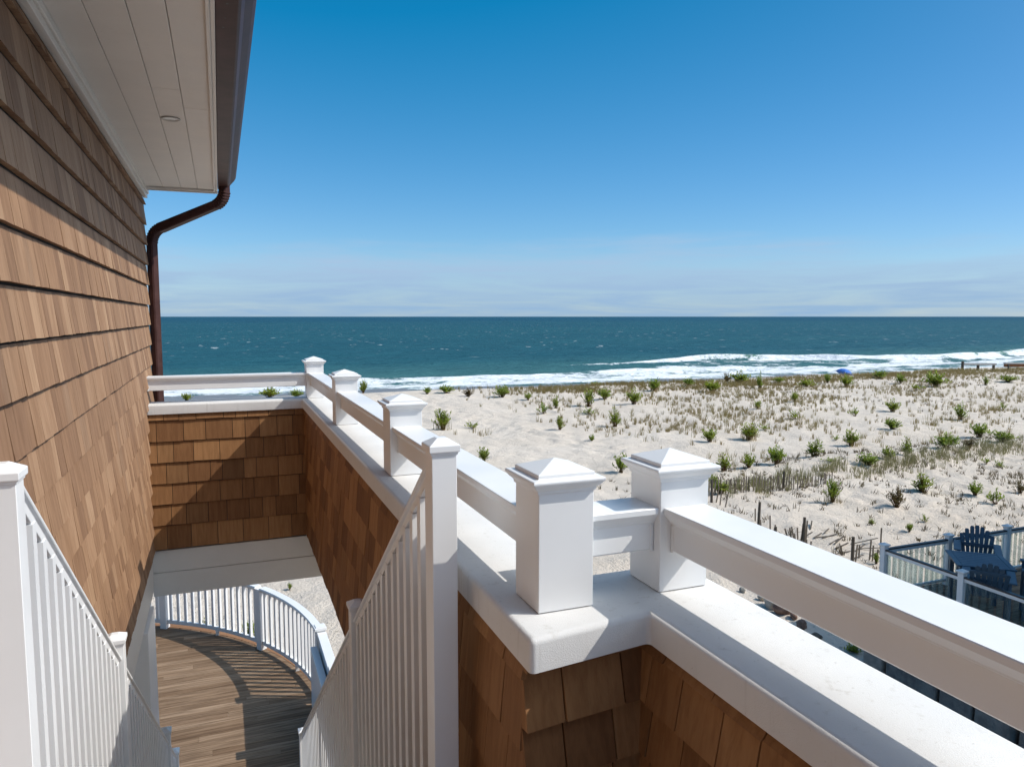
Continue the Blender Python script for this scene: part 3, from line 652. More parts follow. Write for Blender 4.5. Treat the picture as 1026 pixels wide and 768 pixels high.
m.rings([[(CX + r * math.cos(t), CY + r * math.sin(t), z) for r, z in ((inn, DZ + 0.004), (outr, DZ + 0.004), (outr, DZ - 0.05), (outr - 0.03, DZ - 0.05), (outr - 0.03, DZ - 0.32), (inn, DZ - 0.32))] for t in angs])
m.box(CX + inn, CX + outr, 6.6, CY + 0.03, DZ - 0.32, DZ + 0.0035)
dpart(m, 'rim_board', M['rimwood'])
m = MB(); m.box(-7.5, 1.0, 6.7, 10.5, -7.0, DZ - 0.34); dpart(m, 'skirt', M['trim'])
crl = empty('curved_railing', 'white curved balustrade round the edge of the lower timber deck', 'railing', (CX, CY, DZ))
pol = lambda a, r: (CX + r * math.cos(R(a)), CY + r * math.sin(R(a)))
CPOSTS = [5.0, 32.3, 59.2, 86.0, 112.0]
for i, a in enumerate(CPOSTS):
    x, y = pol(a, CR - 0.0); ca, sa = math.cos(R(a)), math.sin(R(a)); h = 0.062
    er, et = Vector((ca, sa, 0)) * h, Vector((-sa, ca, 0)) * h
    m = MB(); zt = 1.10 if i else 1.14
    m.obox((x, y, DZ + zt / 2), er, et, (0, 0, zt / 2)); p = dpart(m, 'post', M['white'], crl, (CX, CY, DZ), bevel=0.003)
    if i == 0:
        m = MB(); m.obox((x, y, DZ + 1.165), er * 1.45, et * 1.45, (0, 0, 0.022)); m.obox((x, y, DZ + 1.131), er * 1.2, et * 1.2, (0, 0, 0.011)); m.obox((x, y, DZ + 1.193), er * 1.1, et * 1.1, (0, 0, 0.005))
        dpart(m, 'cap', M['white'], p, (CX, CY, DZ), bevel=0.004)
for a, b in zip(CPOSTS[:-1], CPOSTS[1:]):
    da = math.degrees(0.064 / CR); ts = [R(a + da + (b - a - 2 * da) * k / 14) for k in range(15)]
    sect = lambda pr: [[(CX + (CR + o) * math.cos(t), CY + (CR + o) * math.sin(t), DZ + z) for o, z in pr] for t in ts]
    m = MB(); m.rings(sect([(-0.066, 1.100), (-0.070, 1.108), (-0.060, 1.132), (0.060, 1.132), (0.070, 1.108), (0.066, 1.100), (0.030, 1.090), (0.028, 1.050), (-0.028, 1.050), (-0.030, 1.090)])); dpart(m, 'top_rail', M['white'], crl, (CX, CY, DZ))
    m = MB(); m.rings(sect([(-0.024, 0.095), (-0.024, 0.160), (0.024, 0.160), (0.024, 0.095)])); dpart(m, 'bottom_rail', M['white'], crl, (CX, CY, DZ))
    nb = 14
    for k in range(nb):
        t = a + da + (b - a - 2 * da) * (k + 0.5) / nb; x, y = pol(t, CR); ca, sa = math.cos(R(t)), math.sin(R(t)); h = 0.023
        m = MB(); m.obox((x, y, DZ + 0.605), Vector((ca, sa, 0)) * h, Vector((-sa, ca, 0)) * h, (0, 0, 0.447)); dpart(m, 'baluster', M['white'], crl, (CX, CY, DZ))
    t = (a + b) / 2; x, y = pol(t, CR); m = MB(); m.box(x - 0.03, x + 0.03, y - 0.03, y + 0.03, DZ + 0.004, DZ + 0.094); dpart(m, 'foot_block', M['white'], crl, (CX, CY, DZ))
sw = empty('low_side_wall', 'low solid white side wall with a broad cap rail at the end of the curved balustrade', 'wall', (1.27, 10.1, DZ))
m = MB(); m.box(1.10, 1.20, 8.9, 11.02, DZ, DZ + 0.93); dpart(m, 'panel', M['white'], sw, (1.27, 10.1, DZ), bevel=0.004)
m = MB(); m.box(1.225, 1.315, 8.9, 11.04, DZ + 0.3, DZ + 1.085); m.box(1.203, 1.337, 8.9, 11.04, DZ + 1.088, DZ + 1.125); dpart(m, 'cap_rail', M['white'], sw, (1.27, 10.1, DZ), bevel=0.004)
m = MB(); m.box(1.207, 1.333, 9.5, 9.63, DZ + 1.128, DZ + 1.20); m.box(1.185, 1.355, 9.475, 9.655, DZ + 1.203, DZ + 1.235); dpart(m, 'post', M['white'], sw, (1.27, 10.1, DZ), bevel=0.004)
BROKEN = [(16.12, 21.46, 0.83, 0.0, 'p'), (16.25, 21.41, 0.57, 0.11, 'k'), (16.12, 21.01, 0.52, 0.11, 'k'), (16.11, 20.72, 0.44, 0.17, 'k'), (15.63, 18.4, 0.77, 0.03, 'p'), (15.93, 18.9, 0.41, 0.0, 'k'), (15.57, 18.18, 0.27, 0.0, 'k'), (15.61, 17.82, 0.56, -0.09, 'k'), (15.59, 17.71, 0.29, 0.06, 'k'), (15.61, 17.6, 0.26, 0.0, 'p'), (15.71, 17.11, 0.32, -0.27, 'k'), (15.65, 16.92, 0.38, -0.12, 'k'), (15.73, 16.89, 0.38, -0.06, 'k'), (15.74, 16.78, 0.41, 0.0, 'k'), (15.73, 16.68, 0.62, -0.03, 'k'), (15.75, 16.57, 0.81, 0.0, 'p'), (15.79, 16.55, 0.71, 0.03, 'k'), (15.64, 16.31, 0.21, 0.0, 'k'), (15.65, 16.2, 0.18, 0.0, 'k'), (15.69, 16.8, 0.25, -0.09, 'k'), (15.97, 15.3, 0.3, -0.11, 'k'), (15.67, 14.7, 0.71, 0.0, 'p'), (15.8, 14.73, 0.49, 0.0, 'k'), (16.23, 15.01, 0.38, 0.0, 'k'), (16.37, 14.78, 0.55, 0.0, 'k'), (16.37, 14.68, 0.43, 0.0, 'k'), (16.41, 14.58, 0.35, 0.0, 'k'), (17.07, 15.05, 0.77, 0.0, 'k')]
ROCKS = [(11.58, 13.11, 0.39, 0.25, 'pale rounded boulder beside a reddish rock under the parapet rail', 2), (11.53, 12.69, 0.36, 0.22, 'reddish brown rock touching a pale boulder under the parapet rail', 3), (11.72, 13.57, 0.21, 0.12, 'small pale stone behind the pale boulder', 2), (11.7, 14.28, 0.17, 0.1, 'small grey stone on sand, nearest the right pillar base', 1), (11.34, 11.91, 0.26, 0.15, 'flat brown stone lower right of the reddish rock', 3), (11.23, 11.37, 0.21, 0.1, 'dark flat stone nearest the round green clump', 0), (11.56, 12.38, 0.18, 0.11, 'small brown stone squeezed against the reddish rock', 3)]
PLANTS = [
    (11.86, 41.11, 1.4, 1.28, 'tall', 'tall mixed green and tan plant on bare sand just left of the footprint trail'),
    (13.87, 41.58, 0.56, 1.01, 'scrag', 'low forked sprig on bare sand beside the footprint trail'),
    (10.89, 31.07, 0.8, 0.63, 'bush', 'small green plant over the parapet rail right of the slim stair newel'),
    (16.01, 60.04, 0.7, 0.92, 'bush', 'small leafy plant at the left end of the dune top, nearest the third pillar'),
    (17.72, 60.23, 0.8, 1.53, 'bush', 'low spreading green plant at dune top where the footprint trail begins'),
    (21.32, 56.3, 1.12, 1.55, 'bush', 'bushy green plant at the dune top right of the trail head'),
    (18.73, 57.32, 0.77, 1.23, 'brown', 'brown dry clump at the dune top between two green plants near the trail head'),
    (22.46, 53.51, 0.75, 0.79, 'bush', 'small green plant below the dense grass strip at the left side of the beach'),
    (20.59, 46.38, 0.8, 1.38, 'scrag', 'wide flat leaning green plant right of the footprint trail'),
    (22.61, 48.61, 0.99, 0.66, 'up', 'narrow upright plant immediately right of the wide leaning plant'),
    (18.38, 38.95, 0.99, 0.65, 'up', 'upright green plant with a clear shadow beside the footprint trail'),
    (25.41, 48.81, 1.41, 1.27, 'up', 'tall yellow-green plant rising above a low yellowish mat'),
    (23.39, 44.7, 0.5, 1.5, 'scrag', 'low yellowish mat of leaves at the foot of a tall yellow-green plant'),
    (28.11, 51.29, 0.99, 1.26, 'bush', 'dark green rounded bush just right of the tall yellow-green plant'),
    (35.63, 66.74, 0.64, 1.63, 'bush', 'small flat green plant in the grass along the skyline of the dune, left part'),
    (22.18, 39.17, 1.21, 0.85, 'up', 'sparse upright plant with reddish stems above the left near pillar cap'),
    (18.33, 34.82, 0.45, 0.43, 'bush', 'tiny green tuft among tan grass left of the sparse upright plant'),
    (15.67, 27.11, 0.89, 0.76, 'bush', 'green bush half hidden behind the cap of the right near pillar'),
    (28.85, 48.13, 1.27, 1.28, 'bush', 'yellow-green bush with a shadow to its left, behind the two near pillars'),
    (36.57, 57.45, 1.33, 1.36, 'bush', 'dense round green bush standing out of the dune-top grass above the right near pillar'),
    (41.77, 59.6, 0.91, 1.34, 'bush', 'faint green plant in the dune-top grass right of the dense round bush'),
    (40.94, 54.74, 1.32, 1.7, 'bush', 'broad green bush on the dune top with a dry brown clump behind it'),
    (48.72, 62.85, 1.09, 1.24, 'brown', 'dry brown clump on the dune top against the surf'),
    (48.45, 60.45, 1.27, 2.11, 'bush', 'wide green bush on the dune skyline right of the dry brown clump'),
    (46.76, 55.47, 1.57, 0.84, 'up', 'tall narrow dark green plant on the dune top'),
    (52.89, 59.93, 0.64, 1.53, 'bush', 'flat low plant on the dune skyline right of the tall narrow plant'),
    (35.13, 41.81, 0.67, 0.7, 'bush', 'small round green plant among tan grass in the middle of the dune'),
    (40.6, 44.19, 0.88, 0.76, 'bush', 'small green plant among thick tan grass below the dune skyline'),
    (23.62, 31.72, 0.88, 0.99, 'bush', 'compact green bush casting a shadow to its left, above the right near pillar cap'),
    (26.35, 32.0, 1.07, 1.19, 'tall', 'wide bush with reddish base and a trailing neighbour on its right'),
    (29.31, 34.23, 0.49, 0.76, 'scrag', 'small trailing green sprig beside the wide bush with reddish base'),
    (34.32, 37.21, 0.61, 1.03, 'scrag', 'low scattered green sprigs in the middle of the dune'),
    (19.87, 25.67, 0.85, 0.77, 'up', 'upright feathery green plant, leftmost of three in a row by the right near pillar'),
    (21.14, 25.62, 0.73, 0.69, 'bush', 'dark compact green bush, middle one of three in a row by the right near pillar'),
    (22.71, 25.69, 1.02, 0.93, 'bush', 'largest bright green bush, last of three in a row by the right near pillar'),
    (52.32, 55.44, 0.91, 1.82, 'bush', 'low wide plant on the dune top left of the blue umbrella'),
    (56.67, 57.21, 1.05, 0.9, 'bush', 'small upright plant on the dune top just left of the blue umbrella'),
    (55.89, 54.03, 1.31, 1.54, 'bush', 'large yellow-green bush directly in front of the blue umbrella'),
    (64.46, 57.95, 0.99, 1.79, 'bush', 'brownish green bush on the dune skyline right of the blue umbrella'),
    (61.61, 52.9, 1.13, 1.07, 'bush', 'yellow-green plant on the dune top between the blue umbrella and the plank rail'),
    (62.04, 49.44, 1.67, 2.33, 'bush', 'broad yellow-green bush on the dune top left of the plank rail'),
    (57.93, 48.04, 0.75, 1.34, 'scrag', 'low dark plant beside the broad yellow-green dune-top bush'),
    (68.36, 49.11, 1.01, 0.77, 'up', 'small upright plant standing below the plank rail'),
    (73.57, 50.54, 0.74, 2.21, 'bush', 'low wide green patch at the far right under the plank rail'),
    (43.06, 37.51, 0.94, 1.04, 'bush', 'lone vase-shaped green plant with a shadow on pale sand below the dune skyline'),
    (44.19, 33.32, 1.15, 1.03, 'up', 'lone upright green plant on pale sand below the plank rail'),
    (52.96, 36.64, 0.61, 0.95, 'scrag', 'low forked sprig on pale sand near the right edge of the photo'),
    (38.6, 36.54, 0.69, 0.92, 'scrag', 'thin sprigs among tan grass left of the lone vase-shaped plant'),
    (36.23, 31.5, 0.73, 1.1, 'bush', 'grey-green spreading plant below the lone vase-shaped plant'),
    (29.55, 28.11, 0.96, 0.96, 'tall', 'dark green bush with branching stems and a shadow left of it, mid dune'),
    (30.21, 29.79, 0.33, 0.53, 'scrag', 'small dead-looking sprig to the left of the dark branching bush'),
    (38.24, 27.67, 1.03, 1.14, 'bush', 'dense dark green round bush on pale sand near the right edge'),
    (25.12, 25.96, 0.82, 0.96, 'up', 'feathery upright plant just right of the largest bright green bush'),
    (24.6, 24.48, 0.32, 0.83, 'scrag', 'trailing plant sprawling at the foot of the feathery upright plant'),
    (25.97, 23.71, 0.64, 1.08, 'bush', 'yellowish wide bush at the left end of the grassy bank'),
    (27.46, 24.05, 0.7, 0.62, 'bush', 'green bush on the grassy bank next to the yellowish wide bush'),
    (28.83, 24.24, 0.95, 0.54, 'up', 'tall slim green plant rising from the grassy bank'),
    (32.07, 24.79, 0.8, 1.33, 'bush', 'wide dark green bush on the right part of the grassy bank'),
    (33.05, 24.41, 0.65, 0.76, 'brown', 'brown dry bush on the grassy bank beside the wide dark green bush'),
    (36.08, 24.93, 0.63, 1.49, 'bush', 'long low green bush on the grassy bank at the right edge'),
    (31.56, 22.44, 0.42, 0.49, 'scrag', 'small weedy sprig below the long low bush on the bank'),
    (31.5, 21.76, 0.37, 0.57, 'scrag', 'small weedy sprig near the right edge below the grassy bank'),
    (20.01, 19.77, 0.93, 0.67, 'tall', 'tall bright green plant alone on sand right of the short picket fence'),
    (24.16, 19.57, 0.74, 0.89, 'up', 'loose group of green stems on sand above the neighbouring deck'),
    (25.55, 18.53, 0.58, 0.62, 'bush', 'round green plant on sand above the neighbouring deck, near the right edge'),
    (25.26, 17.55, 0.67, 0.74, 'scrag', 'straggly green plant right of the round plant above the neighbouring deck'),
    (21.55, 18.43, 0.8, 0.83, 'brown', 'dark dead shrub on the sand left of the neighbouring deck'),
    (19.5, 16.17, 0.35, 0.25, 'bush', 'small bright green seedling nearest the corner of the neighbouring deck'),
    (19.14, 17.26, 0.23, 0.25, 'bush', 'tiny green seedling on sand above the broken pickets'),
    (21.15, 16.97, 0.27, 0.39, 'scrag', 'small trailing sprig right of the bright green seedling'),
    (17.17, 22.32, 0.55, 0.82, 'bush', 'grey-green plant growing through the left end of the short picket fence'),
    (17.7, 23.52, 0.61, 0.47, 'bush', 'yellow-green plant behind the left end of the short picket fence'),
    (16.27, 14.46, 0.37, 0.24, 'up', 'small green plant beside the broken pickets at the neighbouring deck corner'),
    (27.56, 18.23, 0.59, 0.52, 'brown', 'brown dry shrub cut by the right edge of the photo'),
    (-2.67, 64.18, 0.75, 1.12, 'bush', 'small green plant seen under the back parapet rail beside the downspout'),
    (3.63, 64.09, 0.96, 2.15, 'bush', 'bright green bush seen under the middle of the back parapet rail'),
    (5.71, 63.27, 0.78, 1.49, 'bush', 'yellow-green bush seen under the back parapet rail beside the corner pillar'),
    (11.31, 63.64, 1.36, 0.77, 'bush', 'green bush showing right of the second pillar from the parapet corner'),
    (1.4, 18.63, 0.21, 0.15, 'bush', 'tiny green plant on the sand seen below the overhead beam'),
    (11.43, 10.6, 0.19, 0.37, 'bush', 'round green clump at the foot of the stone wall seen under the parapet rail'),
    (0.35, 15.61, 0.65, 0.41, 'up', 'green plant seen between the balusters of the curved railing'),
    (-0.51, 15.94, 0.65, 0.33, 'up', 'green plant seen between the balusters left of the curved railing plant'),
]

# ------------------------------------------------------------------ the neighbouring deck
NX, NY, NZ = 11.67, 10.20, -5.35
nd = empty('neighbouring_deck', 'shaded neighbouring deck with white posts, black capped rails and glass balusters', 'deck', (NX, NY, NZ))
def npart(mb, name, mat, parent=nd, label=None, **k): return ppart(mb, name, mat, parent, (NX, NY, NZ), label, **k)
m = MB(); rg = random.Random(4); y = 3.6
while y < NY + 0.05:
    m.box(NX - 0.08, 19.5, y, y + 0.134, NZ - 0.03, NZ, r=rg.random()); y += 0.14
npart(m, 'floor_boards', M['deckwood'])
m = MB(); m.box(NX - 0.09, 19.5, NY + 0.09, NY + 0.12, NZ - 0.30, NZ); m.box(NX - 0.12, NX - 0.09, 3.6, NY + 0.12, NZ - 0.30, NZ); m.box(NX + 0.2, 19.3, 3.8, NY - 0.1, -6.9, NZ - 0.31); npart(m, 'rim', M['oldwood'])
def npost(x, y):
    m = MB(); m.box(x - 0.052, x + 0.052, y - 0.052, y + 0.052, NZ, NZ + 1.0); p = npart(m, 'post', M['white'], bevel=0.003)
    m = MB(); prof = [(0.0525, 0.985), (0.058, 0.99), (0.075, 1.005), (0.078, 1.02), (0.075, 1.03), (0.02, 1.055)]
    m.rings([[(x - a, y - a, NZ + z), (x + a, y - a, NZ + z), (x + a, y + a, NZ + z), (x - a, y + a, NZ + z)] for a, z in prof]); npart(m, 'cap', M['white'], p)
west = [NY, 8.60, 7.0, 5.4]; north = [NX, 13.39, 15.10, 16.8, 18.5]
for y in west: npost(NX, y)
for x in north[1:]: npost(x, NY)
def nrail(a, b):
    a, b = Vector((*a, NZ)), Vector((*b, NZ)); d = (b - a).normalized(); a = a + d * 0.053; b = b - d * 0.053; z = Vector((0, 0, 1))
    m = MB(); m.beam(a + z * 0.925, b + z * 0.925, 0.075, 0.028); npart(m, 'rail_cap', M['blackrail'], bevel=0.003)
    m = MB(); m.beam(a + z * 0.880, b + z * 0.880, 0.045, 0.060); m.beam(a + z * 0.10, b + z * 0.10, 0.045, 0.05); npart(m, 'rail', M['white'], bevel=0.003)
    L = (b - a).length; n = int(L / 0.135)
    for k in range(n):
        c = a + d * L * (k + 0.5) / n + z * 0.4875; m = MB(); m.obox(c, d * 0.045, d.cross(z) * 0.004, z * 0.362); npart(m, 'glass_baluster', M['glass'])
for a, b in zip(west[:-1], west[1:]): nrail((NX, a), (NX, b))
for a, b in zip(north[:-1], north[1:]): nrail((a, NY), (b, NY))

def adirondack(label, x, y, rz):
    t = empty('adirondack_chair', label, 'chair', (x, y, NZ), rz, 'tall slatted chairs on the neighbouring deck')
    m = MB()
    for k in range(6): m.obox((0, -0.25 + 0.095 * k, 0.70 - 0.012 * k), (0.26, 0, 0), (0, 0.043, -0.005), (0, 0, 0.010))
    m.build('seat', M['bluegrey'], t, bevel=0.003)
    m = MB()
    for k in range(7):
        u = k - 3; L = 0.63 - 0.019 * u * u; x0, x1 = u * 0.066, u * 0.086
        b0 = Vector((x0, 0.24, 0.60)); b1 = Vector((x1, 0.24 + 0.26 * L / 0.8, 0.60 + L)); ax = (b1 - b0); dd = ax.normalized(); sx = Vector((1, 0, 0)); nn = sx.cross(dd)
        top = [b1 - sx * 0.036, b1 + dd * 0.022 - sx * 0.02, b1 + dd * 0.022 + sx * 0.02, b1 + sx * 0.036]
        front = [b0 - sx * 0.028, b0 + sx * 0.028] + top[::-1]
        m.rings([[p - nn * 0.010 for p in front], [p + nn * 0.010 for p in front]])
    m.build('backrest', M['bluegrey'], t)
    m = MB(); m.box(-0.30, 0.30, 0.285, 0.315, 0.86, 0.93); m.obox((0, 0.40, 1.06), (0.24, 0, 0), (0, 0.012, -0.004), (0, 0.008, 0.03)); m.build('back_brace', M['bluegrey'], t, bevel=0.003)
    for s in (-1, 1):
        m = MB(); m.box(s * 0.33 - 0.065, s * 0.33 + 0.065, -0.36, 0.36, 0.915, 0.94); m.build('arm', M['bluegrey'], t, bevel=0.008)
        m = MB(); m.box(s * 0.30 - 0.02, s * 0.30 + 0.02, -0.33, -0.23, 0, 0.914); m.build('leg', M['bluegrey'], t, bevel=0.003)
        m = MB(); m.hexa([(s * 0.30 - 0.02, 0.36, 0), (s * 0.30 + 0.02, 0.36, 0), (s * 0.30 + 0.02, 0.46, 0), (s * 0.30 - 0.02, 0.46, 0), (s * 0.30 - 0.02, 0.22, 0.914), (s * 0.30 + 0.02, 0.22, 0.914), (s * 0.30 + 0.02, 0.32, 0.914), (s * 0.30 - 0.02, 0.32, 0.914)]); m.build('leg', M['bluegrey'], t, bevel=0.003)
        m = MB(); m.box(s * 0.27 - 0.012, s * 0.27 + 0.012, -0.30, 0.30, 0.60, 0.68); m.box(s * 0.30 - 0.015, s * 0.30 + 0.015, -0.24, 0.36, 0.28, 0.34); m.build('side_rail', M['bluegrey'], t, bevel=0.003)
    return t
adirondack('dark blue slatted fan-back chair behind the square table, against the far deck rail', 13.42, 9.62, R(-52))
adirondack('dark blue slatted chair on the near side of the square table, seen from behind', 12.18, 8.50, R(127))
adirondack('dark blue slatted chair right of the square table, cut by the photo edge', 13.42, 8.35, R(217))
t = empty('patio_table', 'square dark blue slatted patio table standing askew on the neighbouring deck', 'table', (12.72, 9.06, NZ), R(-40))
m = MB(); h = 0.46
for k in range(7): m.box(-h + 0.09, h - 0.09, -h + 0.092 + k * 0.1055, -h + 0.092 + k * 0.1055 + 0.100, 0.925, 0.95)
m.box(-h, -h + 0.086, -h, h, 0.923, 0.951); m.box(h - 0.086, h, -h, h, 0.923, 0.951); m.box(-h + 0.087, h - 0.087, -h, -h + 0.086, 0.923, 0.951); m.box(-h + 0.087, h - 0.087, h - 0.086, h, 0.923, 0.951)
m.build('tabletop', M['bluegrey'], t, bevel=0.003)
m = MB(); m.box(-0.40, 0.40, -0.40, -0.375, 0.84, 0.922); m.box(-0.40, 0.40, 0.375, 0.40, 0.84, 0.922); m.box(-0.40, -0.375, -0.374, 0.374, 0.84, 0.922); m.box(0.375, 0.40, -0.374, 0.374, 0.84, 0.922); m.build('apron', M['bluegrey'], t, bevel=0.002)
for sx in (-1, 1):
    for sy in (-1, 1):
        m = MB(); m.box(sx * 0.36 - 0.035, sx * 0.36 + 0.035, sy * 0.36 - 0.035, sy * 0.36 + 0.035, 0, 0.839); m.build('leg', M['bluegrey'], t, bevel=0.003)

# unseen house added beside that deck, its blocks shaped to cast the shade there
nh = empty('added_shade_house', 'unseen grey house added beside the neighbouring deck to cast shade over it', 'house', (20, 0, -6.6))
def hp2(mb, name, mat): return ppart(mb, name, mat, nh, (20, 0, -6.6))
m = MB(); m.box(15.2, 16.8, -14, 9.15, -7, 2.6); m.box(16.8, 32.0, -14, 7.75, -7, 3.5); hp2(m, 'wall', M['neigh'])
m = MB(); m.box(15.0, 16.79, -14.2, 9.25, 2.603, 2.8); m.box(16.8, 32.2, -14.2, 7.9, 3.503, 3.7); hp2(m, 'roof', M['oldwood'])
m = MB()
for y in (-8, -3, 2, 6): m.box(15.16, 15.20, y, y + 1.2, -4.6, -3.0)
hp2(m, 'window', M['lamp'])

# rough stone retaining wall under the neighbouring deck
sw2 = empty('stone_retaining_wall', 'low wall of dark rough stone blocks in shade, seen under the parapet rail', 'wall', (11.3, 7, -6.7))
m = MB(); rg = random.Random(12); y = 3.0
while y < 9.95:
    L = rg.uniform(0.55, 1.1); e = min(y + L, 10.02); hgt = rg.uniform(0.52, 0.66); o = rg.uniform(-0.05, 0.05); rr = rg.random()
    j = lambda: rg.uniform(-0.03, 0.03)
    m.hexa([(11.02 + o + j(), y + 0.02, -6.9), (11.5, y + 0.02, -6.9), (11.5, e - 0.02, -6.9), (11.02 + o + j(), e - 0.02, -6.9), (11.05 + o + j(), y + 0.03 + j(), -6.62 + hgt + j()), (11.5, y + 0.03, -6.62 + hgt + j()), (11.5, e - 0.03, -6.62 + hgt + j()), (11.05 + o + j(), e - 0.03 + j(), -6.62 + hgt + j())], rr)
    y = e
    if y > 10: break
ppart(m, 'stone_blocks', M['stone'], sw2, (11.3, 7, -6.7), bevel=0.03, seg=2)

# rocks
def rock(x, y, wd, h, label, c):
    wd *= 1.15; h *= 1.25
    rg = random.Random(int(x * 100)); bm = bmesh.new(); bmesh.ops.create_icosphere(bm, subdivisions=3, radius=1)
    for v in bm.verts:
        d = 1 + 0.28 * mnoise.noise(v.co * 1.3 + Vector((x, y, 0))) + 0.10 * mnoise.noise(v.co * 3.7 + Vector((y, x, 1)))
        v.co = Vector((v.co.x * wd * 0.5 * d, v.co.y * wd * 0.36 * d, v.co.z * h * 0.62 * d))
    me = bpy.data.meshes.new('rock'); bm.to_mesh(me); bm.free(); me.shade_smooth()
    a = me.attributes.new('rnd', 'FLOAT', 'FACE'); a.data.foreach_set('value', [0.5] * len(me.polygons))
    o = link('rock', me, ROCKM[c]); o.location = (x, y, float(ground(x, y)) + h * 0.35); o.rotation_euler = (rg.uniform(-.2, .2), rg.uniform(-.2, .2), rg.uniform(0, 3)); tag(o, label, 'rock', 'rocks on the sand beside the stone wall')
def rockmat(nm, a, b):
    q = NT(nm); n1 = q.noise(q.coord(), 7, 6, 0.65); q.bump(n1, 0.6, 0.03); return q.fin(q.mix(q.range(n1, 0.35, 0.65), a, b), 0.85, 0.3)
ROCKM = [rockmat('dark_rock', (0.07, 0.06, 0.05), (0.16, 0.14, 0.12)), rockmat('grey_rock', (0.2, 0.19, 0.17), (0.32, 0.30, 0.27)), rockmat('pale_rock', (0.34, 0.30, 0.25), (0.50, 0.45, 0.38)), rockmat('reddish_rock', (0.14, 0.08, 0.06), (0.26, 0.17, 0.13))]
for a in ROCKS: rock(*a)

# ------------------------------------------------------------------ sand fences
def gz(x, y): return float(ground(x, y))
rg = random.Random(21)
sf = empty('picket_sand_fence', 'short grey picket sand fence half buried in grass in the middle of the sand', 'fence', (18.6, 22.1, gz(18.6, 22.1)))
forg = (18.6, 22.1, gz(18.6, 22.1))
xs = np.arange(16.3, 22.2, 0.135)
for x in xs:
    y = 22.25 - 0.06 * (x - 16.3) + rg.uniform(-0.03, 0.03); z = gz(x, y); h = rg.uniform(0.50, 0.66) * (1 if x < 20.6 else 0.7); l = rg.gauss(0, 0.05)
    m = MB(); m.beam((x, y, z - 0.3), (x + l, y + rg.gauss(0, 0.03), z + h), 0.042, 0.014, r=rg.random(), up=(0, 1, 0)); ppart(m, 'picket', M['oldwood'], sf, forg)
for h in (0.2, 0.5):
    m = MB(); m.tube([(x, 22.26 - 0.06 * (x - 16.3), gz(x, 22.2) + h) for x in np.arange(16.3, 21.2, 0.4)], 0.006, 4); ppart(m, 'wire', M['oldwood'], sf, forg)
for x in (16.4, 20.1):
    m = MB(); m.tube([(x, 22.3, gz(x, 22.3) - 0.3), (x, 22.3, gz(x, 22.3) + 0.68)], 0.04, 7); ppart(m, 'post', M['oldwood'], sf, forg)
forg = (16, 16.5, gz(16, 16.5)); bf = empty('broken_sand_fence', 'broken sand fence of leaning dark pickets and posts running towards the neighbouring deck', 'fence', forg)
for x, y, h, l, k in BROKEN:
    z = gz(x, y); m = MB()
    if k == 'p': m.tube([(x, y, z - 0.3), (x + l * .5, y, z + h * 0.5), (x + l, y, z + h)], [0.050, 0.046, 0.042], 7, r=0.1); ppart(m, 'post', M['oldwood'], bf, forg)
    else: m.beam((x, y, z - 0.2), (x + l, y + rg.gauss(0, 0.05), z + h), 0.045, 0.015, r=rg.random() * 0.5, up=(0, 1, 0)); ppart(m, 'picket', M['oldwood'], bf, forg)
for k in range(16):      # pickets fallen flat
    x = rg.uniform(15.6, 17.0); y = rg.uniform(14.9, 17.6); a = rg.uniform(-0.5, 0.9); L = rg.uniform(0.5, 0.9); z = gz(x, y) + 0.03
    m = MB(); m.beam((x, y, z), (x + L * math.cos(a), y + L * math.sin(a), gz(x + L * math.cos(a), y + L * math.sin(a)) + rg.uniform(0.02, 0.16)), 0.042, 0.014, r=rg.random() * 0.5); ppart(m, 'picket', M['oldwood'], bf, forg)

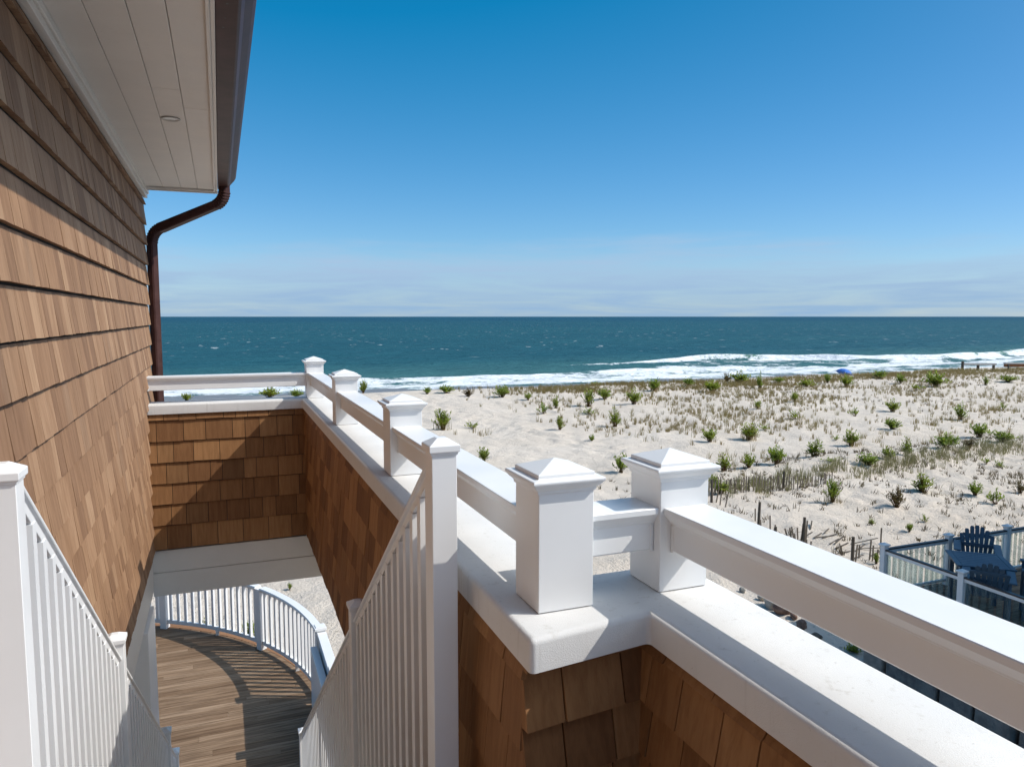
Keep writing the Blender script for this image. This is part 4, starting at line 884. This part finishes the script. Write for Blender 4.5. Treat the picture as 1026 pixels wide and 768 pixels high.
# ------------------------------------------------------------------ dune plants
def plant_mesh(kind, seed):
    rg = random.Random(seed); m = MB()
    n, sp, lw, ll, up = {'bush': (44, 0.58, 0.070, 0.30, 0.75), 'up': (30, 0.36, 0.06, 0.27, 1.0), 'tall': (40, 0.5, 0.055, 0.34, 0.9), 'scrag': (15, 0.75, 0.09, 0.26, 0.55), 'brown': (44, 0.6, 0.05, 0.26, 0.8)}[kind]
    for s in range(n):
        a = rg.uniform(0, 2 * math.pi); out = sp * math.sqrt(rg.random()) * rg.uniform(0.7, 1.15); H = up * rg.uniform(0.45, 1.18) * (1.0 - 0.35 * (out / sp) ** 2)
        if kind == 'scrag': H *= rg.uniform(0.6, 1.2)
        b0 = Vector((0.10 * rg.uniform(-1, 1), 0.10 * rg.uniform(-1, 1), -0.02)); tip = Vector((math.cos(a) * out, math.sin(a) * out, H)); mid = b0.lerp(tip, 0.5) + Vector((math.cos(a) * -0.02, math.sin(a) * -0.02, 0.05))
        pts = [b0, mid, tip]; m.tube(pts, [0.014, 0.010, 0.004], 3, r=rg.random(), m=1)
        k0 = 9 if kind != 'scrag' else 8; rr = rg.random()
        for k in range(k0):
            t = 0.30 + 0.70 * (k + rg.random() * 0.6) / k0; t = min(t, 1)
            p = b0.lerp(mid, t * 2) if t < 0.5 else mid.lerp(tip, t * 2 - 1)
            la = rg.uniform(0, 2 * math.pi); el = rg.uniform(0.35, 1.15); d = Vector((math.cos(la) * math.cos(el), math.sin(la) * math.cos(el), math.sin(el))); L = ll * rg.uniform(0.55, 1.1) * (1 - 0.3 * t)
            s1 = d.cross(Vector((rg.uniform(-.4, .4), rg.uniform(-.4, .4), 1))).normalized() * lw * 0.5 * rg.uniform(0.7, 1.2)
            m.face([p, p + d * L * 0.5 + s1, p + d * L + Vector((0, 0, -0.02)), p + d * L * 0.5 - s1], r=min(1, max(0, 0.25 * rr + 0.75 * rg.random() * (0.4 + 0.6 * t))))
    if kind == 'tall':
        for s in range(40):
            a = rg.uniform(0, 6.283); b0 = Vector((math.cos(a) * rg.uniform(0, .5), math.sin(a) * rg.uniform(0, .5), 0)); tip = b0 + Vector((rg.uniform(-.12, .12), rg.uniform(-.12, .12), rg.uniform(0.4, 0.85))); s1 = Vector((math.sin(a), math.cos(a), 0)) * 0.012
            m.face([b0 - s1, b0 + s1, tip], r=rg.random(), m=2)
    me = m.mesh('dune_plant', fix=False)
    for q in ([M['leaf'], M['stem'], M['drygrass']] if kind != 'brown' else [M['brownbush'], M['stem'], M['drygrass']]): me.materials.append(q)
    return me
PM = {k: [plant_mesh(k, 100 * i + j) for j in range(7 if k == 'bush' else 4)] for i, k in enumerate(('bush', 'up', 'tall', 'scrag', 'brown'))}
BW = {'bush': 1.25, 'up': 0.85, 'tall': 1.15, 'scrag': 1.5, 'brown': 1.3}; BH = {'bush': 0.95, 'up': 1.15, 'tall': 1.1, 'scrag': 0.72, 'brown': 0.95}
rg = random.Random(77)
for i, (x, y, h, wd, kind, label) in enumerate(PLANTS):
    o = bpy.data.objects.new('dune_plant', rg.choice(PM[kind])); COL.objects.link(o); o.location = (x, y, gz(x, y) - 0.01); o.rotation_euler = (0, 0, rg.uniform(0, 6.28))
    sw_, sh_ = wd / BW[kind] * 1.12, h / BH[kind] * 1.05; o.scale = (sw_, sw_, sh_); tag(o, label, 'plant', 'green plants scattered over the dune')

# beach grass: countless thin tufts
def tufts(name, pts, mat, label, cat, nb=(7, 13), hh=(0.3, 0.6), wd=0.022, spread=0.30, seed=1):
    rg = random.Random(seed); m = MB()
    for x, y, s in pts:
        z = gz(x, y) - 0.02; r0 = rg.random()
        for k in range(rg.randint(*nb)):
            a = rg.uniform(0, 6.283); b = Vector((x + rg.gauss(0, 0.07 * s), y + rg.gauss(0, 0.07 * s), z)); h = rg.uniform(*hh) * s; lean = abs(rg.gauss(0, spread)) * h
            d = Vector((math.cos(a), math.sin(a), 0)); sx = Vector((0.93, -0.37, 0)) * wd * 0.5 * rg.uniform(0.7, 1.3); mid = b + d * lean * 0.35 + Vector((0, 0, h * 0.6)); tip = b + d * lean + Vector((0, 0, h))
            r = min(1, max(0, 0.5 * r0 + 0.5 * rg.random()))
            m.face([b - sx, b + sx, mid + sx * 0.7, mid - sx * 0.7], r=r); m.face([mid - sx * 0.7, mid + sx * 0.7, tip], r=r)
    o = m.build(name, mat, fix=False); return tag(o, label, cat, kind='stuff')
rg = random.Random(31); P = []
def scat(n, x0, x1, y0, y1, dens, smin, smax, clump=0.0):
    c = 0
    for _ in range(n):
        x = rg.uniform(x0, x1); y = rg.uniform(y0, y1)
        if x > 1.60 * y + 4 or x < 0.0 * y: continue
        if rg.random() < dens(x, y): P.append((x, y, rg.uniform(smin, smax)))
cl = lambda x, y, f=0.22: max(0.0, min(1.0, 0.5 + 2.6 * float(LB(np.float64(x * f + 40), np.float64(y * f + 11)))))
trl = lambda x, y: 0.0 if float(trail_d(np.array([x]), np.array([y]))[0]) < 2.3 else 1.0
field = lambda x, y: (0.12 + 0.88 * cl(x, y)) * trl(x, y) * min(1.0, max(0.03, (x - 13.5 - 0.10 * (y - 30)) / 12.0)) * min(1, max(0.12, (y - 25) / 10.0))
scat(11500, 0, 96, 24, 58, field, 0.55, 1.05)
scat(6800, 18, 104, 57.0, 64.5, lambda x, y: (0.35 + 0.65 * cl(x, y, 0.3)) * min(1, max(0.05, (x - 19) / 8)), 0.6, 1.05)
scat(260, 2, 18, 30, 62, lambda x, y: 0.35 * cl(x, y) * trl(x, y), 0.6, 1.1)
tufts('beach_grass', P, M['drygrass'], 'thin tan and olive beach grass scattered over the dune', 'grass', (7, 13), (0.24, 0.56), 0.017, 0.45, 2)
P = []
bank = lambda x, y: math.exp(-((y - 22.6 - 0.075 * (x - 16)) / 0.75) ** 2) * (0.4 + 0.6 * cl(x, y, 0.5))
scat(5200, 15.8, 44, 20, 28, lambda x, y: bank(x, y) * min(1, max(0.25, (x - 15) / 5)), 0.7, 1.25)
M['greygrass'] = leaf('grey_green_grass', (0.19, 0.18, 0.14), (0.27, 0.255, 0.19), (0.19, 0.205, 0.10))
tufts('bank_grass', P, M['greygrass'], 'dense grey green grass along the low bank and the short picket fence', 'grass', (8, 14), (0.2, 0.5), 0.016, 0.5, 3)
P = []
scat(4200, 12, 46, 12.5, 27, lambda x, y: 0.15 + 0.6 * cl(x, y, 0.45) * min(1, max(0.1, (x - 15) / 8)), 0.35, 0.9)
scat(2600, 44, 100, 27, 56, lambda x, y: 0.55 * cl(x, y, 0.3), 0.5, 0.9)
tufts('dead_grass', P, M['deadgrass'], 'dark dead tufts and twigs dotting the sand on the right', 'grass', (5, 10), (0.10, 0.36), 0.020, 0.9, 4)

# ------------------------------------------------------------------ far things on the beach
ux, uy = 82.4, 79.9; uz = gz(ux, uy)
u = empty('beach_umbrella', 'small blue beach umbrella standing on the sand beyond the dune', 'umbrella', (ux, uy, uz))
m = MB(); n = 16; tilt = Matrix.Rotation(R(22), 3, 'Y'); top = -7.45 - uz
prof = [(1.15, -0.62), (1.0, -0.36), (0.72, -0.14), (0.36, -0.03), (0.02, 0.0)]
m.rings([[tilt @ Vector((r * (1.0 if k % 2 == 0 else 0.95) * math.cos(2 * math.pi * k / n), r * (1.0 if k % 2 == 0 else 0.95) * math.sin(2 * math.pi * k / n), z)) + Vector((0, 0, top)) for k in range(n)] for r, z in prof], caps=False)
m.build('canopy', M['umbrella'], u)
m = MB(); m.tube([(0, 0, -0.2), (0, 0, top + 0.08)], 0.03, 6); m.build('pole', M['white'], u)
a, b = Vector((85.3, 64.1)), Vector((88.9, 62.7)); z = gz(87, 63.4)
pr1 = empty('plank_rail', 'low bleached plank rail with a dark end post on the dune top at the right', 'rail', (87, 63.4, z))
o3 = (87, 63.4, z)
m = MB(); m.beam((a.x, a.y, z + 0.85), (b.x, b.y, z + 0.85), 0.30, 0.22); ppart(m, 'plank', M['plank'], pr1, o3, bevel=0.01)
for t in (0.0, 0.5, 1.0):
    p = a.lerp(b, t); m = MB(); m.box(p.x - 0.11, p.x + 0.11, p.y + 0.18, p.y + 0.40, z - 0.4, z + (1.2 if t == 0 else 0.73)); ppart(m, 'post', M['oldwood'], pr1, o3)
a, b = Vector((90.0, 62.4)), Vector((98.0, 59.2)); z = gz(93, 61)
o3 = (93, 61, z); pr2 = empty('plank_bench', 'long low wooden bench with bleached top and rusty brown side at the right photo edge', 'bench', o3)
m = MB(); m.beam((a.x, a.y, z + 0.85), (b.x, b.y, z + 0.85), 0.5, 0.16); ppart(m, 'top', M['plank'], pr2, o3, bevel=0.01)
m = MB(); m.beam((a.x, a.y, z + 0.59), (b.x, b.y, z + 0.59), 0.36, 0.33); ppart(m, 'side_panel', M['rustwood'], pr2, o3, bevel=0.01)
for t in (0.03, 0.35, 0.68, 0.97):
    p = a.lerp(b, t); m = MB(); m.box(p.x - 0.08, p.x + 0.08, p.y - 0.3, p.y - 0.19, z - 0.3, z + 0.75); ppart(m, 'leg', M['oldwood'], pr2, o3)
